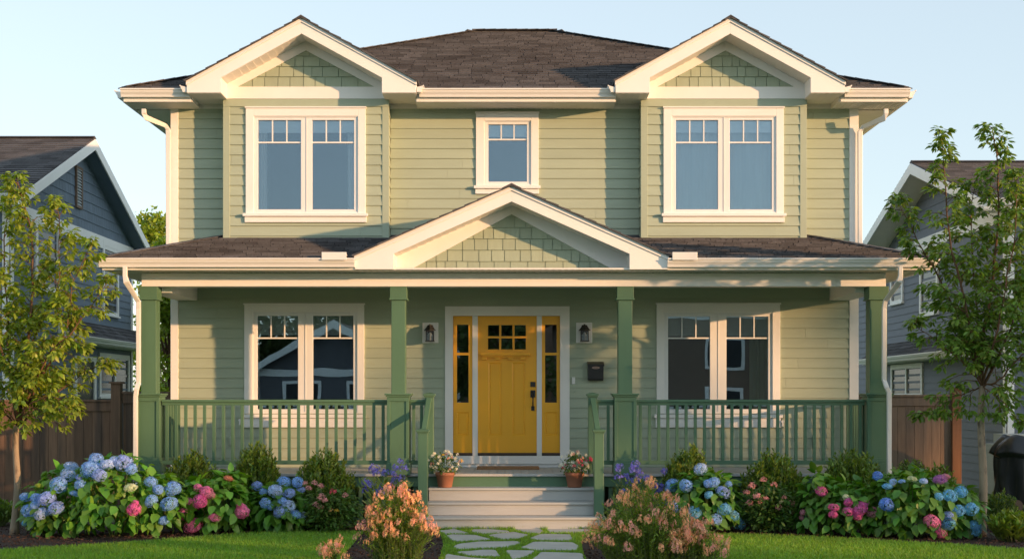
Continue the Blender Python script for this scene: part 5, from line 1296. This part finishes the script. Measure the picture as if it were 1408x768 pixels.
mb.build('mulch_chips', M['chip'], kind='stuff')
r = random.Random(5); V_ = []; F_ = []
def blade(x, y, h, w_=.0042):
    a = r.uniform(0, 6.28); ca, sa = cos(a) * w_, sin(a) * w_; lx, ly = r.gauss(0, .35) * h, r.gauss(0, .35) * h; b = len(V_)
    V_.extend([(x - ca, y - sa, 0), (x + ca, y + sa, 0), (x + lx * .4 + ca * .7, y + ly * .4 + sa * .7, h * .6), (x + lx * .4 - ca * .7, y + ly * .4 - sa * .7, h * .6), (x + lx, y + ly, h)])
    F_.append((b, b + 1, b + 2, b + 3)); F_.append((b + 3, b + 2, b + 4))
sbb = [(min(p[0] for p in P_), max(p[0] for p in P_), min(p[1] for p in P_), max(p[1] for p in P_), P_) for P_ in stones]
def free(x, y):
    for P_ in beds:
        if in_poly(x, y, P_): return False
    for a, b, c, d, P_ in sbb:
        if a < x < b and c < y < d and in_poly(x, y, P_): return False
    return not (-1.22 < x < 1.22 and y > 17.46)
n = 0
while n < 95000:
    y = 17.45 - 4.2 * r.random() ** 1.1; x = r.uniform(-.43, .43) * y
    if not free(x, y): continue
    n += 1; onp = abs(x) < 1.0; blade(x, y, r.uniform(.028, .055) * (.8 if onp else 1), .0048)
for k in range(2600):   # longer grass against the step and along the path
    x = r.uniform(-1.15, 1.15); y = r.uniform(17.36, 17.47)
    if free(x, y): blade(x, y, r.uniform(.03, .075))
for k in range(16000):
    x = r.uniform(-9, 9); y = r.uniform(8, 13.3)
    if free(x, y): blade(x, y, r.uniform(.03, .06), .007)
mesh_obj('grass', V_, F_, M['grass']); bpy.data.objects['grass']['kind'] = 'stuff'

# ------------------------------------------------------------------ the street behind the camera (seen in the panes, shading the yard)
asph = mat('asphalt', (.05, .05, .052), .9, .15, 12, bump=.4, bscale=120); conc = mat('concrete', (.34, .33, .31), .85, .1, 6, bump=.2, bscale=60)
MB().add([(-120, -8, .004), (120, -8, .004), (120, -.5, .004), (-120, -.5, .004)], [(0, 1, 2, 3)]).build('road', asph, kind='structure')
MB().box(-120, 120, -.5, -.3, -.1, .12).box(-120, 120, -8.2, -8, -.1, .12).build('kerb', conc, kind='structure')
MB().box(-120, 120, 1.2, 2.7, -.1, .03).box(-120, 120, -11.2, -9.7, -.1, .03).build('pavement', conc, kind='structure')
def street_house(label, x, y, w_, d, h, rh, wm, seed, wins=((-.28, 2.9), (.28, 2.9), (-.28, .8), (.28, .8))):
    t = thing('house', label, 'house', (x, y, 0), None); hw = w_ / 2
    MB().box(x - hw, x + hw, y - d, y, 0, h).prism([(x - hw, y - .001, h), (x + hw, y - .001, h), (x, y - .001, h + rh)], (0, -d + .01, 0)).build('wall', wm, t)
    s = rh / hw; r_ = MB()
    for q in (-1, 1): r_.prism([(x, y + .5, h + rh + .05), (x + q * (hw + .5), y + .5, h - .5 * s + .05), (x + q * (hw + .5), y + .5, h - .5 * s + .2), (x, y + .5, h + rh + .2)], (0, -d - 1, 0))
    r_.build('roof', M['roof'], t)
    k = MB()
    for q in (-1, 1): k.prism([(x, y + .51, h + rh - .1), (x + q * (hw + .5), y + .51, h - .5 * s - .1), (x + q * (hw + .5), y + .51, h - .5 * s + .21), (x, y + .51, h + rh + .21)], (0, .05, 0))
    k.box(x - hw, x + hw, y + .01, y + .06, h - .15, h + .15).build('rake_board', M['white'], t)
    for (a, b) in wins:
        cx = x + a * w_; f = MB().box(cx - .8, cx + .8, y + .01, y + .08, b, b + 1.3).build('window', M['white'], t); MB().box(cx - .66, cx + .66, y + .081, y + .09, b + .14, b + 1.16).build('pane', M['darkglass'], f)
    k = MB()
    for i in range(22): k.box(x - hw + i * w_ / 22, x - hw + i * w_ / 22 + .06, y + 1.9, y + 1.96, .5, 1.3)
    k.box(x - hw, x + hw, y + 1.88, y + 1.98, 1.3, 1.38).box(x - hw, x + hw, y + .1, y + 2, .1, .45); k.build('porch_rail', M['white'], t)
wm1 = mat('charcoal_siding', (.11, .11, .12), .7, .1, 4); wm2 = mat('brown_siding', (.20, .14, .10), .7, .1, 4)
street_house('low charcoal gabled house across the street, opposite the window by the blue house', -7.5, -17, 6.8, 9, 2.75, 2.0, wm1, 1, ((-.2, 1.1), (.2, 1.1)))
big_tree('dense garden tree beside the low charcoal house across the street', -13.5, -25, 10, 4.0, 29, M['leafbg'], n=9000, L=(.3, .5), z0=.03)
big_tree('broad tree rising behind the low charcoal house across the street', -8.5, -30, 10, 4.5, 27, M['leafbg'], n=9000, L=(.3, .5), z0=.05)
street_house('brown gabled house across the street, opposite the green-curtained window', 6.5, -17.5, 9, 9, 5.2, 2.4, wm2, 2)
street_house('brown house set back between the charcoal and the brown one across the street', -.2, -30, 12, 9, 6.5, 3.2, wm2, 3)
street_house('charcoal gabled house far along the street, beyond the first charcoal one', -21, -17, 9, 9, 5.2, 2.4, wm1, 4)
big_tree('street tree between the charcoal and the brown house across the street', -.5, -15, 7.2, 2.4, 21, M['leafbg'], n=9000, L=(.2, .4))
big_tree('street tree beyond the brown house across the street', 13.5, -15.5, 8.0, 2.6, 22, M['leafbg'], n=4500, L=(.2, .4))
big_tree('street tree beyond the charcoal house across the street', -14.5, -15.5, 7.5, 2.6, 23, M['leafbg'], n=4000, L=(.2, .4))
sv = Vector((SV.x, SV.y)).normalized(); ev = Vector((-sv.y, sv.x))   # toward the sun, and across
for i, (s_, k, h, rad, nl) in enumerate(SHADE):
    p = sv * s_ + ev * k
    big_tree('tall shade tree far down the street, number %s from the corner' % ['one', 'two', 'three', 'four', 'five', 'six', 'seven', 'eight', 'nine'][i], p.x, p.y, h, rad, 40 + i, M['leafbg'], n=nl, L=(.35, .7), z0=.05, group='row of shade trees down the street')
